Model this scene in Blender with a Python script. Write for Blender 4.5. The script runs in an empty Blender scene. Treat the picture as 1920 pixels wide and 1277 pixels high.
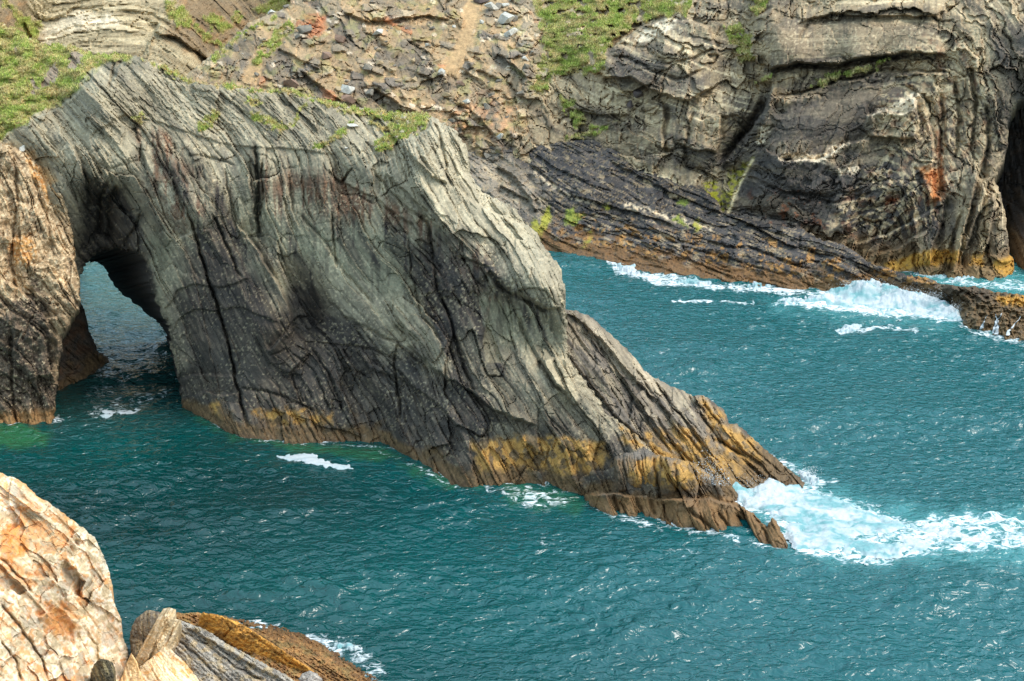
import bpy, bmesh, math, random
import numpy as np
from mathutils import Vector, Matrix

# ------------------------------------------------------------------ camera, sky, sun, exposure
scene = bpy.context.scene
CAM_H, PITCH, FPX = 60.0, math.radians(18.0), 960.0 / math.tan(math.radians(20.0))
cam_data = bpy.data.cameras.new("camera")
cam_data.sensor_fit = 'HORIZONTAL'
cam_data.angle_x = math.radians(40.0)
cam_data.clip_start, cam_data.clip_end = 0.5, 30000.0
cam = bpy.data.objects.new("camera", cam_data)
scene.collection.objects.link(cam)
cam.location = (0.0, 0.0, CAM_H)
cam.rotation_euler = (math.pi / 2 - PITCH, 0.0, 0.0)
scene.camera = cam

SUN_EL, SUN_AZ = 52.0, 104.0            # degrees; azimuth clockwise from the view direction (+Y)
world = bpy.data.worlds.new("World")
scene.world = world
world.use_nodes = True
wn = world.node_tree
bg = wn.nodes["Background"]
sky = wn.nodes.new("ShaderNodeTexSky")
sky.sky_type = 'NISHITA'
sky.sun_disc = False
sky.sun_elevation = math.radians(SUN_EL)
sky.sun_rotation = math.radians(SUN_AZ)
sky.air_density, sky.dust_density, sky.ozone_density = 1.0, 5.0, 1.0
veil = wn.nodes.new("ShaderNodeMix"); veil.data_type = 'RGBA'          # thin even cloud over the whole sky
veil.inputs["Factor"].default_value = 0.6
veil.inputs["B"].default_value = (4.0, 5.75, 6.9, 1.0)
wn.links.new(sky.outputs["Color"], veil.inputs["A"])
wn.links.new(veil.outputs["Result"], bg.inputs["Color"])
bg.inputs["Strength"].default_value = 0.15

sun_data = bpy.data.lights.new("sun", 'SUN')
sun_data.energy = 1.0
sun_data.angle = math.radians(28.0)
sun_data.color = (1.0, 0.97, 0.93)
sun = bpy.data.objects.new("sun", sun_data)
scene.collection.objects.link(sun)
_el, _az = math.radians(SUN_EL), math.radians(SUN_AZ)
sdir = Vector((math.sin(_az) * math.cos(_el), math.cos(_az) * math.cos(_el), math.sin(_el)))
sun.rotation_euler = sdir.to_track_quat('Z', 'Y').to_euler()

vs = scene.view_settings
vs.view_transform = 'Standard'
vs.look = 'None'
vs.gamma = 1.0
vs.use_curve_mapping = False
vs.exposure = 1.0

# ------------------------------------------------------------------ number helpers
rng = np.random.default_rng(7)
random.seed(7)
f32 = np.float32

def S(r, g, b):
    c = np.array([r, g, b], float) / 255.0
    return np.where(c <= 0.04045, c / 12.92, ((c + 0.055) / 1.055) ** 2.4)

def hash2(ix, iy, seed):
    h = (ix.astype(np.int64) * 374761393 + iy.astype(np.int64) * 668265263 + seed * 974634777) & 0xFFFFFFFF
    h = ((h ^ (h >> 13)) * 1274126177) & 0xFFFFFFFF
    h = ((h ^ (h >> 16)) * 2246822519) & 0xFFFFFFFF
    return ((h ^ (h >> 15)) & 0xFFFFFF).astype(np.float64) / 16777216.0

_ANG = np.arange(4096) * (2 * np.pi / 4096)
_COS, _SIN = np.cos(_ANG), np.sin(_ANG)
def hash_i(ix, iy, seed):
    h = (ix * 374761393 + iy * 668265263 + seed * 974634777) & 0xFFFFFFFF
    h = ((h ^ (h >> 13)) * 1274126177) & 0xFFFFFFFF
    return ((h ^ (h >> 16)) >> 9) & 4095

def perlin(x, y, seed=0):
    x = np.asarray(x, float); y = np.asarray(y, float)
    ix, iy = np.floor(x), np.floor(y)
    fx, fy = x - ix, y - iy
    ix, iy = ix.astype(np.int64), iy.astype(np.int64)
    def g(dx, dy):
        a = hash_i(ix + dx, iy + dy, seed)
        return _COS[a] * (fx - dx) + _SIN[a] * (fy - dy)
    u = fx * fx * fx * (fx * (fx * 6 - 15) + 10)
    v = fy * fy * fy * (fy * (fy * 6 - 15) + 10)
    a = g(0, 0) * (1 - u) + g(1, 0) * u
    b = g(0, 1) * (1 - u) + g(1, 1) * u
    return (a * (1 - v) + b * v) * 1.5

def fbm(x, y, seed=0, oct=4, gain=0.5):
    s, a = 0.0, 1.0
    for i in range(oct):
        s = s + a * perlin(x * 2 ** i, y * 2 ** i, seed + i * 17)
        a *= gain
    return s

def ridged(x, y, seed=0, oct=3):
    s, a = 0.0, 1.0
    for i in range(oct):
        s = s + a * (1 - 2 * np.abs(perlin(x * 2 ** i, y * 2 ** i, seed + i * 31)))
        a *= 0.5
    return s

def worley(x, y, seed=0):
    """F1, F2, two cell randoms, offset to the cell centre."""
    ix, iy = np.floor(x).astype(np.int64), np.floor(y).astype(np.int64)
    F1 = np.full(x.shape, 9.0); F2 = np.full(x.shape, 9.0)
    r1 = np.zeros(x.shape); r2 = np.zeros(x.shape); ox = np.zeros(x.shape); oy = np.zeros(x.shape)
    for dx in (-1, 0, 1):
        for dy in (-1, 0, 1):
            cx, cy = ix + dx, iy + dy
            jx = cx + 0.1 + 0.8 * hash2(cx, cy, seed) - x
            jy = cy + 0.1 + 0.8 * hash2(cx, cy, seed + 5) - y
            d = np.sqrt(jx * jx + jy * jy)
            n = d < F1
            F2 = np.where(n, F1, np.minimum(F2, d))
            F1 = np.where(n, d, F1)
            r1 = np.where(n, hash2(cx, cy, seed + 11), r1)
            r2 = np.where(n, hash2(cx, cy, seed + 23), r2)
            ox = np.where(n, -jx, ox); oy = np.where(n, -jy, oy)
    return F1, F2, r1, r2, ox, oy

def sstep(a, b, x):
    t = np.clip((x - a) / (b - a), 0, 1)
    return t * t * (3 - 2 * t)

def mixc(c, m, col):
    m = np.clip(m, 0, 1)[:, None]
    return c * (1 - m) + np.asarray(col) * m

# ------------------------------------------------------------------ surveying: picture point + forward distance -> place
CP, SP = math.cos(PITCH), math.sin(PITCH)
def ray(px, py):
    u = (np.asarray(px, float) - 960.0) / FPX
    v = (638.5 - np.asarray(py, float)) / FPX
    dy = CP + v * SP
    return u / dy, (-SP + v * CP) / dy            # x and z gained per metre forward
def at(px, py, Y):
    rx, rz = ray(px, py)
    return np.stack([rx * Y, np.broadcast_to(Y, np.shape(rx)) * 1.0, CAM_H + rz * Y], -1)
def W(px, py, z=0.0):                              # forward distance of a point of height z seen at (px, py)
    rx, rz = ray(px, py)
    return float((z - CAM_H) / rz)
def to_px(P):
    x, y, z = P[:, 0], P[:, 1], P[:, 2] - CAM_H
    f = y * CP - z * SP
    u = y * SP + z * CP
    return 960 + FPX * x / f, 638.5 - FPX * u / f

def seg_dist(px, py, pts, closed=False):
    """distance to a polyline and the side (positive = to the right of its direction in the picture, y down)"""
    pts = [np.array(p[:2], float) for p in pts]
    if closed: pts = pts + [pts[0]]
    best = np.full(px.shape, 1e9); side = np.zeros(px.shape); tt = np.zeros(px.shape)
    tot = sum(np.linalg.norm(b - a) for a, b in zip(pts[:-1], pts[1:])) + 1e-9
    run = 0.0
    for a, b in zip(pts[:-1], pts[1:]):
        d = b - a; L = max(np.dot(d, d), 1e-9)
        t = np.clip(((px - a[0]) * d[0] + (py - a[1]) * d[1]) / L, 0, 1)
        qx, qy = px - a[0] - t * d[0], py - a[1] - t * d[1]
        dist = qx * qx + qy * qy
        n = dist < best
        best = np.where(n, dist, best)
        side = np.where(n, d[0] * qy - d[1] * qx, side)
        tt = np.where(n, (run + t * math.sqrt(L)) / tot, tt)
        run += math.sqrt(L)
    return np.sqrt(best), np.sign(side), tt

def poly_sd(px, py, poly):
    """signed distance, positive inside"""
    d, _, _ = seg_dist(px, py, poly, True)
    ins = np.zeros(px.shape, bool)
    n = len(poly)
    for i in range(n):
        x0, y0 = poly[i][:2]; x1, y1 = poly[(i + 1) % n][:2]
        if y0 == y1: continue
        c = (py < y0) != (py < y1)
        ins ^= c & (px < (x1 - x0) * (py - y0) / (y1 - y0) + x0)
    return np.where(ins, d, -d)

def pmask(px, py, poly, soft=8.0, amp=10.0, scale=30.0, seed=0):
    xs = [p[0] for p in poly]; ys = [p[1] for p in poly]; m = soft + 2 * amp + 5
    sel = (px > min(xs) - m) & (px < max(xs) + m) & (py > min(ys) - m) & (py < max(ys) + m)
    out = np.zeros(px.shape)
    if sel.any():
        x, y = px[sel], py[sel]
        out[sel] = sstep(-soft, soft, poly_sd(x, y, poly) + amp * fbm(x / scale, y / scale, seed + 3, 4))
    return out

def lmask(px, py, pts, width, seed=0, wob=4.0):
    """soft band along a traced line"""
    xs = [p[0] for p in pts]; ys = [p[1] for p in pts]; m = width * 4 + 12
    sel = (px > min(xs) - m) & (px < max(xs) + m) & (py > min(ys) - m) & (py < max(ys) + m)
    out = np.zeros(px.shape)
    if sel.any():
        x, y = px[sel], py[sel]
        d, _, _ = seg_dist(x + wob * perlin(x / 14, y / 14, seed), y + wob * perlin(x / 14, y / 14, seed + 1), pts)
        out[sel] = np.exp(-(d / width) ** 2)
    return out

def rbf(ctrl, c=50.0, smooth=0.0):
    C = np.array(ctrl, float)
    P, V = C[:, :2], C[:, 2]
    d = np.sqrt(((P[:, None] - P[None]) ** 2).sum(-1) + c * c)
    n = len(P)
    A = np.zeros((n + 3, n + 3)); A[:n, :n] = d - np.eye(n) * smooth
    A[:n, n] = 1; A[:n, n + 1:] = P / 1000.0; A[n:, :n] = A[:n, n:].T
    w = np.linalg.lstsq(A, np.concatenate([V, np.zeros(3)]), rcond=None)[0]
    def f(x, y):
        x = np.asarray(x, float); y = np.asarray(y, float)
        out = w[n] + w[n + 1] * x / 1000.0 + w[n + 2] * y / 1000.0
        for i in range(n):
            out = out + w[i] * np.sqrt((x - P[i, 0]) ** 2 + (y - P[i, 1]) ** 2 + c * c)
        return out
    return f

def strata_field(actrl, box):
    """two coordinates, along and across the bedding, from bedding directions read off the picture"""
    x0, x1, y0, y1 = box
    nx, ny = 40, max(12, min(34, int(40 * (y1 - y0) / (x1 - x0))))
    gx, gy = np.linspace(x0, x1, nx), np.linspace(y0, y1, ny)
    X, Y = np.meshgrid(gx, gy)
    A = np.array(actrl, float)
    wgt = 1.0 / (((X[..., None] - A[:, 0]) ** 2 + (Y[..., None] - A[:, 1]) ** 2) + 30.0 ** 2) ** 1.6
    th = np.radians(A[:, 2])
    cx = (wgt * np.cos(th)).sum(-1); sx = (wgt * np.sin(th)).sum(-1)
    L = np.hypot(cx, sx); cx /= L; sx /= L
    hx, hy = gx[1] - gx[0], gy[1] - gy[0]
    N = nx * ny
    idx = np.arange(N).reshape(ny, nx)
    eh = np.stack([idx[:, :-1].ravel(), idx[:, 1:].ravel()], 1)
    ev = np.stack([idx[:-1].ravel(), idx[1:].ravel()], 1)
    M = np.zeros((N, N))
    for e, h in ((eh, hx), (ev, hy)):
        wt = 1.0 / h ** 2
        np.add.at(M, (e[:, 0], e[:, 0]), wt); np.add.at(M, (e[:, 1], e[:, 1]), wt)
        np.add.at(M, (e[:, 0], e[:, 1]), -wt); np.add.at(M, (e[:, 1], e[:, 0]), -wt)
    M += np.eye(N) * 1e-7
    res = []
    for vx, vy in ((cx, sx), (-sx, cx)):
        b = np.zeros(N)
        gxh = (0.5 * (vx[:, :-1] + vx[:, 1:])).ravel() / hx
        gyv = (0.5 * (vy[:-1] + vy[1:])).ravel() / hy
        np.add.at(b, eh[:, 1], gxh); np.add.at(b, eh[:, 0], -gxh)
        np.add.at(b, ev[:, 1], gyv); np.add.at(b, ev[:, 0], -gyv)
        res.append(np.linalg.solve(M, b).reshape(ny, nx))
    def cub(t):
        return (-0.5 * t + t * t - 0.5 * t ** 3, 1 - 2.5 * t * t + 1.5 * t ** 3, 0.5 * t + 2 * t * t - 1.5 * t ** 3, -0.5 * t * t + 0.5 * t ** 3)
    def f(px, py):
        fx = np.clip((px - x0) / hx, 0, nx - 1.001); fy = np.clip((py - y0) / hy, 0, ny - 1.001)
        ix, iy = fx.astype(int), fy.astype(int)
        wx, wy = cub(fx - ix), cub(fy - iy)
        outs = []
        for G in res:
            o = 0.0
            for j in range(4):
                jj = np.clip(iy + j - 1, 0, ny - 1)
                for i in range(4):
                    o = o + wy[j] * wx[i] * G[jj, np.clip(ix + i - 1, 0, nx - 1)]
            outs.append(o)
        return outs
    return f

def blocks(A, B, la, lb, seed):
    """bedding-bounded blocks: beds of thickness lb broken into lengths of about la, each block with its own randoms"""
    v = B / lb + 0.45 * perlin(A / (2.5 * la), B / (2.5 * lb), seed + 1)
    j = np.floor(v); fb = v - j; ji = j.astype(np.int64)
    ln = la * (0.5 + 1.1 * hash2(ji, ji * 0, seed + 2))
    u = A / ln + 7.3 * hash2(ji, ji * 0, seed + 3) + 0.25 * perlin(A / la, B / lb, seed + 4)
    i = np.floor(u); fa = u - i; ii = i.astype(np.int64)
    e = np.minimum(np.minimum(fa, 1 - fa) * ln, np.minimum(fb, 1 - fb) * lb)
    return hash2(ii, ji, seed + 5), hash2(ii, ji, seed + 6), fa - 0.5, fb - 0.5, e

def rock_relief(A, B, px, py, seed, k=1.0, levels=(1, 1, 1, 1), sz=1.0, gapk=1.0, cross=1.0, ridge=1.0):
    """fractured, bedded rock: slabs at four scales, each its own step and tilt, with open joints. metres, towards the viewer"""
    A = A / sz; B = B / sz
    A = A + 22 * perlin(px / 90, py / 90, seed + 1) + 6 * perlin(px / 22, py / 22, seed + 2)
    B = B + 9 * perlin(px / 110, py / 110, seed + 3) + 2.2 * perlin(px / 26, py / 26, seed + 4) + 0.8 * perlin(px / 9, py / 9, seed + 6)
    r = np.zeros(px.shape); tone = np.zeros(px.shape)
    spec = ((300, 70, 1.5, 0.9, 0.022), (125, 27, 0.70, 0.62, 0.040), (46, 10.5, 0.28, 0.30, 0.07), (16, 4.8, 0.11, 0.10, 0.12))
    crk = sstep(-0.45, 0.35, fbm(px / 48, py / 48, seed + 15, 3))
    for i, (la, lb, off, gap, gw) in enumerate(spec):
        if levels[i] == 0: continue
        F1, F2, r1, r2, ox, oy = worley(A / la, B / lb, seed + 100 * i)
        r += 0.5 * levels[i] * (off * (r1 - 0.5) + off * 1.5 * (r2 - 0.5) * oy + off * 0.6 * (r1 - 0.5) * ox - gapk * gap * crk * np.exp(-((F2 - F1) / gw)))
        tone += (0.5, 0.6, 0.5, 0.3)[i] * (r2 - 0.5) * min(1.0, levels[i])
    # square-edged blocks between bedding planes and joints
    for la, lb, off, gap, w8 in ((230, 52, 1.15, 0.55, levels[0]), (92, 21, 0.62, 0.40, levels[1]), (36, 9, 0.27, 0.2, levels[2])):
        q1, q2, fa, fb, e = blocks(A, B, la, lb, seed + 200 + la)
        r += w8 * (off * (q1 - 0.5) + off * 1.1 * (q2 - 0.5) * fb + off * 0.5 * (q1 - 0.5) * fa - gapk * gap * crk * np.exp(-(e / 1.1) ** 2))
        tone += (0.55 if la > 50 else 0.2) * (q2 - 0.5)
    # cross joints cut the beds at a steep angle
    u = 0.8 * A + 0.9 * B; v = 0.9 * A - 0.8 * B
    F1, F2, r1, r2, ox, oy = worley(u / 120 + 0.2 * perlin(px / 40, py / 40, seed + 8), v / 34, seed + 77)
    r += cross * ((0.28 * (r1 - 0.5) + 0.4 * (r2 - 0.5) * oy) * levels[1] - 0.4 * gapk * np.exp(-(F2 - F1) / 0.03)) * sstep(0.0, 0.4, perlin(px / 50, py / 50, seed + 12))
    tone += 0.4 * (r1 - 0.5)
    quiet = 0.35 + 0.65 * sstep(-0.35, 0.35, fbm(px / 85, py / 85, seed + 13, 2))
    r += ridge * quiet * 0.16 * ridged(A / 150, B / 14, seed + 9, 3) + 0.28 * fbm(px / 75, py / 75, seed + 10, 3) + 0.55 * fbm(A / 420, B / 62, seed + 16, 2) + 0.05 * fbm(px / 5, py / 5, seed + 14, 2)
    return k * sz * r, tone

def feat(px, py, feats, seed):
    """traced joints ('g': depth, width) and slab edges ('s': the right side stands proud by h, fading over w); widths in picture points"""
    r = np.zeros(px.shape)
    wx = px + 3.0 * perlin(px / 24, py / 24, seed) + 1.2 * perlin(px / 8, py / 8, seed + 2)
    wy = py + 3.0 * perlin(px / 24, py / 24, seed + 1) + 1.2 * perlin(px / 8, py / 8, seed + 3)
    for kind, pts, h, w in feats:
        xs = [p[0] for p in pts]; ys = [p[1] for p in pts]; m = 4 * w + 10
        sel = (px > min(xs) - m) & (px < max(xs) + m) & (py > min(ys) - m) & (py < max(ys) + m)
        if not sel.any(): continue
        d, s, t = seg_dist(wx[sel], wy[sel], pts)
        taper = sstep(0, 0.08, t) * sstep(1.0, 0.92, t)
        if kind == 'g':
            r[sel] -= h * np.exp(-(d / w) ** 2) * (0.35 + 0.65 * taper)
        else:
            r[sel] += h * np.tanh(s * d / 1.6) * np.exp(-d / w) * taper
    return r

# ------------------------------------------------------------------ object helpers
def link(o, parent=None):
    scene.collection.objects.link(o)
    if parent is not None:
        o.parent = parent
        o.matrix_parent_inverse = Matrix.Translation(parent.location).inverted()
    return o
def tag(o, label=None, category=None, group=None, kind=None):
    if category and not kind: kind = "thing"
    for k, v in (("label", label), ("category", category), ("group", group), ("kind", kind)):
        if v: o[k] = v
    return o
def empty(name, loc=(0, 0, 0)):
    o = bpy.data.objects.new(name, None)
    o.location = loc
    o.empty_display_size = 1.0
    return link(o)
def mesh_from(name, V, quads=None, tris=None, mat=None, attrs=None, smooth=False):
    V = np.asarray(V, f32)
    me = bpy.data.meshes.new(name)
    nq = 0 if quads is None else len(quads); nt = 0 if tris is None else len(tris)
    me.vertices.add(len(V)); me.vertices.foreach_set("co", V.ravel())
    loops = np.concatenate([np.asarray(quads, np.int32).ravel() if nq else np.zeros(0, np.int32),
                            np.asarray(tris, np.int32).ravel() if nt else np.zeros(0, np.int32)])
    me.loops.add(len(loops)); me.loops.foreach_set("vertex_index", loops)
    me.polygons.add(nq + nt)
    st = np.concatenate([np.arange(nq) * 4, nq * 4 + np.arange(nt) * 3]).astype(np.int32)
    me.polygons.foreach_set("loop_start", st)
    if smooth: me.polygons.foreach_set("use_smooth", np.ones(nq + nt, bool))
    else: me.polygons.foreach_set("use_smooth", np.zeros(nq + nt, bool))
    me.update(calc_edges=True)
    for nm, (typ, arr) in (attrs or {}).items():
        a = me.attributes.new(nm, typ, 'POINT')
        arr = np.asarray(arr, f32)
        if typ == 'FLOAT_COLOR':
            if arr.shape[1] == 3: arr = np.concatenate([arr, np.ones((len(arr), 1), f32)], 1)
            a.data.foreach_set("color", arr.ravel())
        elif typ == 'FLOAT_VECTOR': a.data.foreach_set("vector", arr.ravel())
        else: a.data.foreach_set("value", arr.ravel())
    if mat: me.materials.append(mat)
    return me
def obj(name, me, parent=None):
    return link(bpy.data.objects.new(name, me), parent)

# ------------------------------------------------------------------ materials
def new_mat(name):
    m = bpy.data.materials.new(name); m.use_nodes = True
    nt = m.node_tree
    return m, nt, nt.nodes["Principled BSDF"], nt.links
def nd(nt, typ, **kw):
    n = nt.nodes.new(typ)
    for k, v in kw.items(): setattr(n, k, v)
    return n

def rock_material(name, fine=1.0, rough=0.85, spec=0.25, streak=0.20, speck=0.34, bump=0.6):
    m, nt, p, L = new_mat(name)
    col = nd(nt, "ShaderNodeAttribute", attribute_name="Col")
    st = nd(nt, "ShaderNodeAttribute", attribute_name="strata")
    wet = nd(nt, "ShaderNodeAttribute", attribute_name="wet")
    mp = nd(nt, "ShaderNodeMapping"); mp.inputs["Scale"].default_value = (0.6 * fine, 3.2 * fine, 1.0)
    L.new(st.outputs["Vector"], mp.inputs["Vector"])
    n1 = nd(nt, "ShaderNodeTexNoise"); n1.inputs["Scale"].default_value = 1.0; n1.inputs["Detail"].default_value = 9.0; n1.inputs["Roughness"].default_value = 0.62
    n1.inputs["Distortion"].default_value = 0.35
    L.new(mp.outputs["Vector"], n1.inputs["Vector"])
    tc = nd(nt, "ShaderNodeTexCoord")
    n2 = nd(nt, "ShaderNodeTexNoise"); n2.inputs["Scale"].default_value = 2.2 * fine; n2.inputs["Detail"].default_value = 10.0; n2.inputs["Roughness"].default_value = 0.7
    L.new(tc.outputs["Object"], n2.inputs["Vector"])
    # thin mineral lines and joints along the bedding
    wv = nd(nt, "ShaderNodeTexNoise"); wv.inputs["Scale"].default_value = 1.0; wv.inputs["Detail"].default_value = 4.0
    mp2 = nd(nt, "ShaderNodeMapping"); mp2.inputs["Scale"].default_value = (0.18 * fine, 9.0 * fine, 1.0)
    L.new(st.outputs["Vector"], mp2.inputs["Vector"]); L.new(mp2.outputs["Vector"], wv.inputs["Vector"])
    def mr(src, a, b, c, d):
        r = nd(nt, "ShaderNodeMapRange"); r.inputs["From Min"].default_value = a; r.inputs["From Max"].default_value = b
        r.inputs["To Min"].default_value = c; r.inputs["To Max"].default_value = d
        L.new(src, r.inputs["Value"]); return r.outputs["Result"]
    f1 = mr(n1.outputs["Fac"], 0.28, 0.72, 1 - streak, 1 + streak)
    f2 = mr(n2.outputs["Fac"], 0.28, 0.72, 1 - speck, 1 + speck)
    f3 = mr(wv.outputs["Fac"], 0.30, 0.70, 1 - streak * 0.7, 1 + streak * 0.7)
    mu = nd(nt, "ShaderNodeMath", operation='MULTIPLY'); L.new(f1, mu.inputs[0]); L.new(f2, mu.inputs[1])
    mu2 = nd(nt, "ShaderNodeMath", operation='MULTIPLY'); L.new(mu.outputs[0], mu2.inputs[0]); L.new(f3, mu2.inputs[1])
    mx = nd(nt, "ShaderNodeVectorMath", operation='SCALE')
    L.new(col.outputs["Color"], mx.inputs[0]); L.new(mu2.outputs[0], mx.inputs["Scale"])
    L.new(mx.outputs["Vector"], p.inputs["Base Color"])
    rr = nd(nt, "ShaderNodeMapRange"); rr.inputs["To Min"].default_value = rough; rr.inputs["To Max"].default_value = 0.32
    L.new(wet.outputs["Fac"], rr.inputs["Value"]); L.new(rr.outputs["Result"], p.inputs["Roughness"])
    p.inputs["Specular IOR Level"].default_value = spec
    b1 = nd(nt, "ShaderNodeBump"); b1.inputs["Strength"].default_value = bump; b1.inputs["Distance"].default_value = 0.22 / fine
    L.new(n1.outputs["Fac"], b1.inputs["Height"])
    b2 = nd(nt, "ShaderNodeBump"); b2.inputs["Strength"].default_value = bump * 0.8; b2.inputs["Distance"].default_value = 0.16 / fine
    L.new(n2.outputs["Fac"], b2.inputs["Height"]); L.new(b1.outputs["Normal"], b2.inputs["Normal"])
    L.new(b2.outputs["Normal"], p.inputs["Normal"])
    return m
M_ROCK = rock_material("bedded_rock", streak=0.12, bump=0.4)
M_CLIFF = rock_material("folded_rock", fine=0.8, streak=0.05, speck=0.38, bump=0.45)
M_PALE = rock_material("pale_rock", fine=1.6, streak=0.07, speck=0.26, bump=0.7)

def grass_material():
    m, nt, p, L = new_mat("grass_blades")
    col = nd(nt, "ShaderNodeAttribute", attribute_name="Col")
    L.new(col.outputs["Color"], p.inputs["Base Color"])
    p.inputs["Roughness"].default_value = 0.7
    p.inputs["Specular IOR Level"].default_value = 0.2
    return m
M_GRASS = grass_material()

# ------------------------------------------------------------------ one rock mass: a relief surface inside a traced outline, closed at the back
PIECES = {}
def rock_piece(name, poly, step, yctrl, actrl, seed, relief, colour, parent, mat=None, roll=(22, 3.0), edge=(5.0, 16.0),
               skirt=((7.0, 1.6), (22.0, 9.0)), skirt_fn=None, skirt_col=None, vein=1.0, c=50.0, pxm=0.057, kind=None):
    mat = mat or M_ROCK
    xs = [p[0] for p in poly]; ys = [p[1] for p in poly]
    gx = np.arange(min(xs) - 2 * step, max(xs) + 2 * step, step); gy = np.arange(min(ys) - 2 * step, max(ys) + 2 * step, step)
    X, Y = np.meshgrid(gx, gy)
    sh = X.shape
    def sdf(x, y):
        return poly_sd(x, y, poly) + edge[0] * (0.7 * perlin(x / edge[1], y / edge[1], seed + 70) + 0.35 * perlin(x / edge[1] * 2.7, y / edge[1] * 2.7, seed + 71))
    x, y = X.ravel().copy(), Y.ravel().copy()
    sd = sdf(x, y)
    ins = (sd > 0).reshape(sh)
    cell = ins[:-1, :-1] | ins[1:, :-1] | ins[:-1, 1:] | ins[1:, 1:]
    idx = np.arange(x.size).reshape(sh)
    q = np.stack([idx[:-1, :-1][cell], idx[:-1, 1:][cell], idx[1:, 1:][cell], idx[1:, :-1][cell]], 1)[:, ::-1]
    used = np.unique(q)
    out = used[sd[used] <= 0]
    for _ in range(3):                                         # pull the rim onto the outline
        s0 = sdf(x[out], y[out]); e = 0.6
        gxx = (sdf(x[out] + e, y[out]) - s0) / e; gyy = (sdf(x[out], y[out] + e) - s0) / e
        g2 = np.maximum(gxx ** 2 + gyy ** 2, 0.25)
        st = np.clip(-s0 / g2, -step, step)
        x[out] += gxx * st; y[out] += gyy * st
    remap = -np.ones(x.size, np.int64); remap[used] = np.arange(used.size)
    q = remap[q]; x, y = x[used], y[used]; sd = np.maximum(sdf(x, y), 0)
    A, B = strata_field(actrl, (min(xs) - 20, max(xs) + 20, min(ys) - 20, max(ys) + 20))(x, y)
    Y0 = rbf(yctrl, c)(x, y)
    P0 = at(x, y, Y0)
    ctx = dict(px=x, py=y, A=A, B=B, P=P0, z=P0[:, 2], sd=sd, seed=seed)
    rel, ex = relief(ctx)
    rel = rel * (0.5 + 0.5 * sstep(-0.5, 2.6, P0[:, 2]))          # surf has worn the foot smoother
    t = np.clip(1 - sd / roll[0], 0, 1)
    Yd = Y0 - rel + roll[1] * (1 - np.sqrt(np.maximum(1 - t * t, 0)))
    P = at(x, y, Yd)
    ctx.update(P=P, z=P[:, 2], rel=rel, Y=Yd, **ex)
    col, wet = colour(ctx)
    col = col * np.array([1.12, 1.0, 0.90]) * (1 + 0.18 * fbm(A / 55, B / 2.6, seed + 90, 3) * vein)[:, None]
    # rim edges -> skirts running back from the outline
    e = np.concatenate([q[:, [0, 1]], q[:, [1, 2]], q[:, [2, 3]], q[:, [3, 0]]])
    key = np.minimum(e[:, 0], e[:, 1]) * (x.size + 1) + np.maximum(e[:, 0], e[:, 1])
    _, inv, cnt = np.unique(key, return_inverse=True, return_counts=True)
    be = e[cnt[inv] == 1]
    bv = np.unique(be); bi = -np.ones(x.size, np.int64); bi[bv] = np.arange(bv.size)
    V = [P]; Q = [q]; C = [col]; WT = [wet]; STR = [np.stack([A * pxm, B * pxm, np.zeros_like(A)], 1)]
    prev = bv; n0 = x.size
    for ri, d in enumerate(skirt):
        brx, brz = ray(x[bv], y[bv])                          # back from the outline and falling away
        dv = np.stack([brx * d[0], np.full(bv.size, d[0]), brz * d[0] - d[1]], 1)
        if skirt_fn is not None: dv = skirt_fn(x[bv], y[bv], ri, dv)
        N = np.stack([perlin(x[bv] / 19 + 7 * ri, y[bv] / 19, seed + 40 + k) for k in range(3)], 1)
        nv = P[bv] + dv + N * pxm * 4.0 * np.array([0.5, 1.0, -0.5])
        cur = n0 + np.arange(bv.size); n0 += bv.size
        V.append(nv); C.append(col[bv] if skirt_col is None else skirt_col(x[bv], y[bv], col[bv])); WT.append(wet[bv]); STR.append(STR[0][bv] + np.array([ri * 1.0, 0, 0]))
        lo = prev if ri == 0 else None
        a = be[:, 0]; b = be[:, 1]
        pa = a if ri == 0 else prev[bi[a]]; pb = b if ri == 0 else prev[bi[b]]
        Q.append(np.stack([pb, pa, cur[bi[a]], cur[bi[b]]], 1))
        prev = cur
    me = mesh_from(name, np.concatenate(V), np.concatenate(Q), None, mat,
                   {"Col": ('FLOAT_COLOR', np.maximum(np.concatenate(C), 0)), "strata": ('FLOAT_VECTOR', np.concatenate(STR)), "wet": ('FLOAT', np.concatenate(WT))})
    o = obj(name, me, parent)
    if kind: o["kind"] = kind
    PIECES[name] = ctx
    return o, ctx
# ------------------------------------------------------------------ the sea
WAVES = []
_r = np.random.default_rng(11)
for lam, n, slope in ((19.0, 4, 0.035), (8.0, 6, 0.04), (4.2, 10, 0.055), (2.3, 16, 0.12), (1.5, 18, 0.12)):
    for i in range(n):
        l = lam * _r.uniform(0.75, 1.3); th = math.radians(-78 + _r.normal(0, 30))
        k = 2 * math.pi / l
        WAVES.append((k * math.cos(th), k * math.sin(th), slope / k * 1.25 / math.sqrt(n / 2), _r.uniform(0, 6.28)))
def sea_h(x, y):
    h = np.zeros(np.shape(x))
    for kx, ky, a, ph in WAVES:
        h = h + a * np.sin(kx * x + ky * y + ph)
    g = 0.88 + 1.0 * fbm(np.asarray(x) / 30.0, np.asarray(y) / 13.0, 900, 4)       # gusts and slicks
    h = h * np.clip(g, 0.3, 1.65)
    return h + 0.5 * np.maximum(h, 0) ** 2          # sharper crests, flatter troughs

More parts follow.
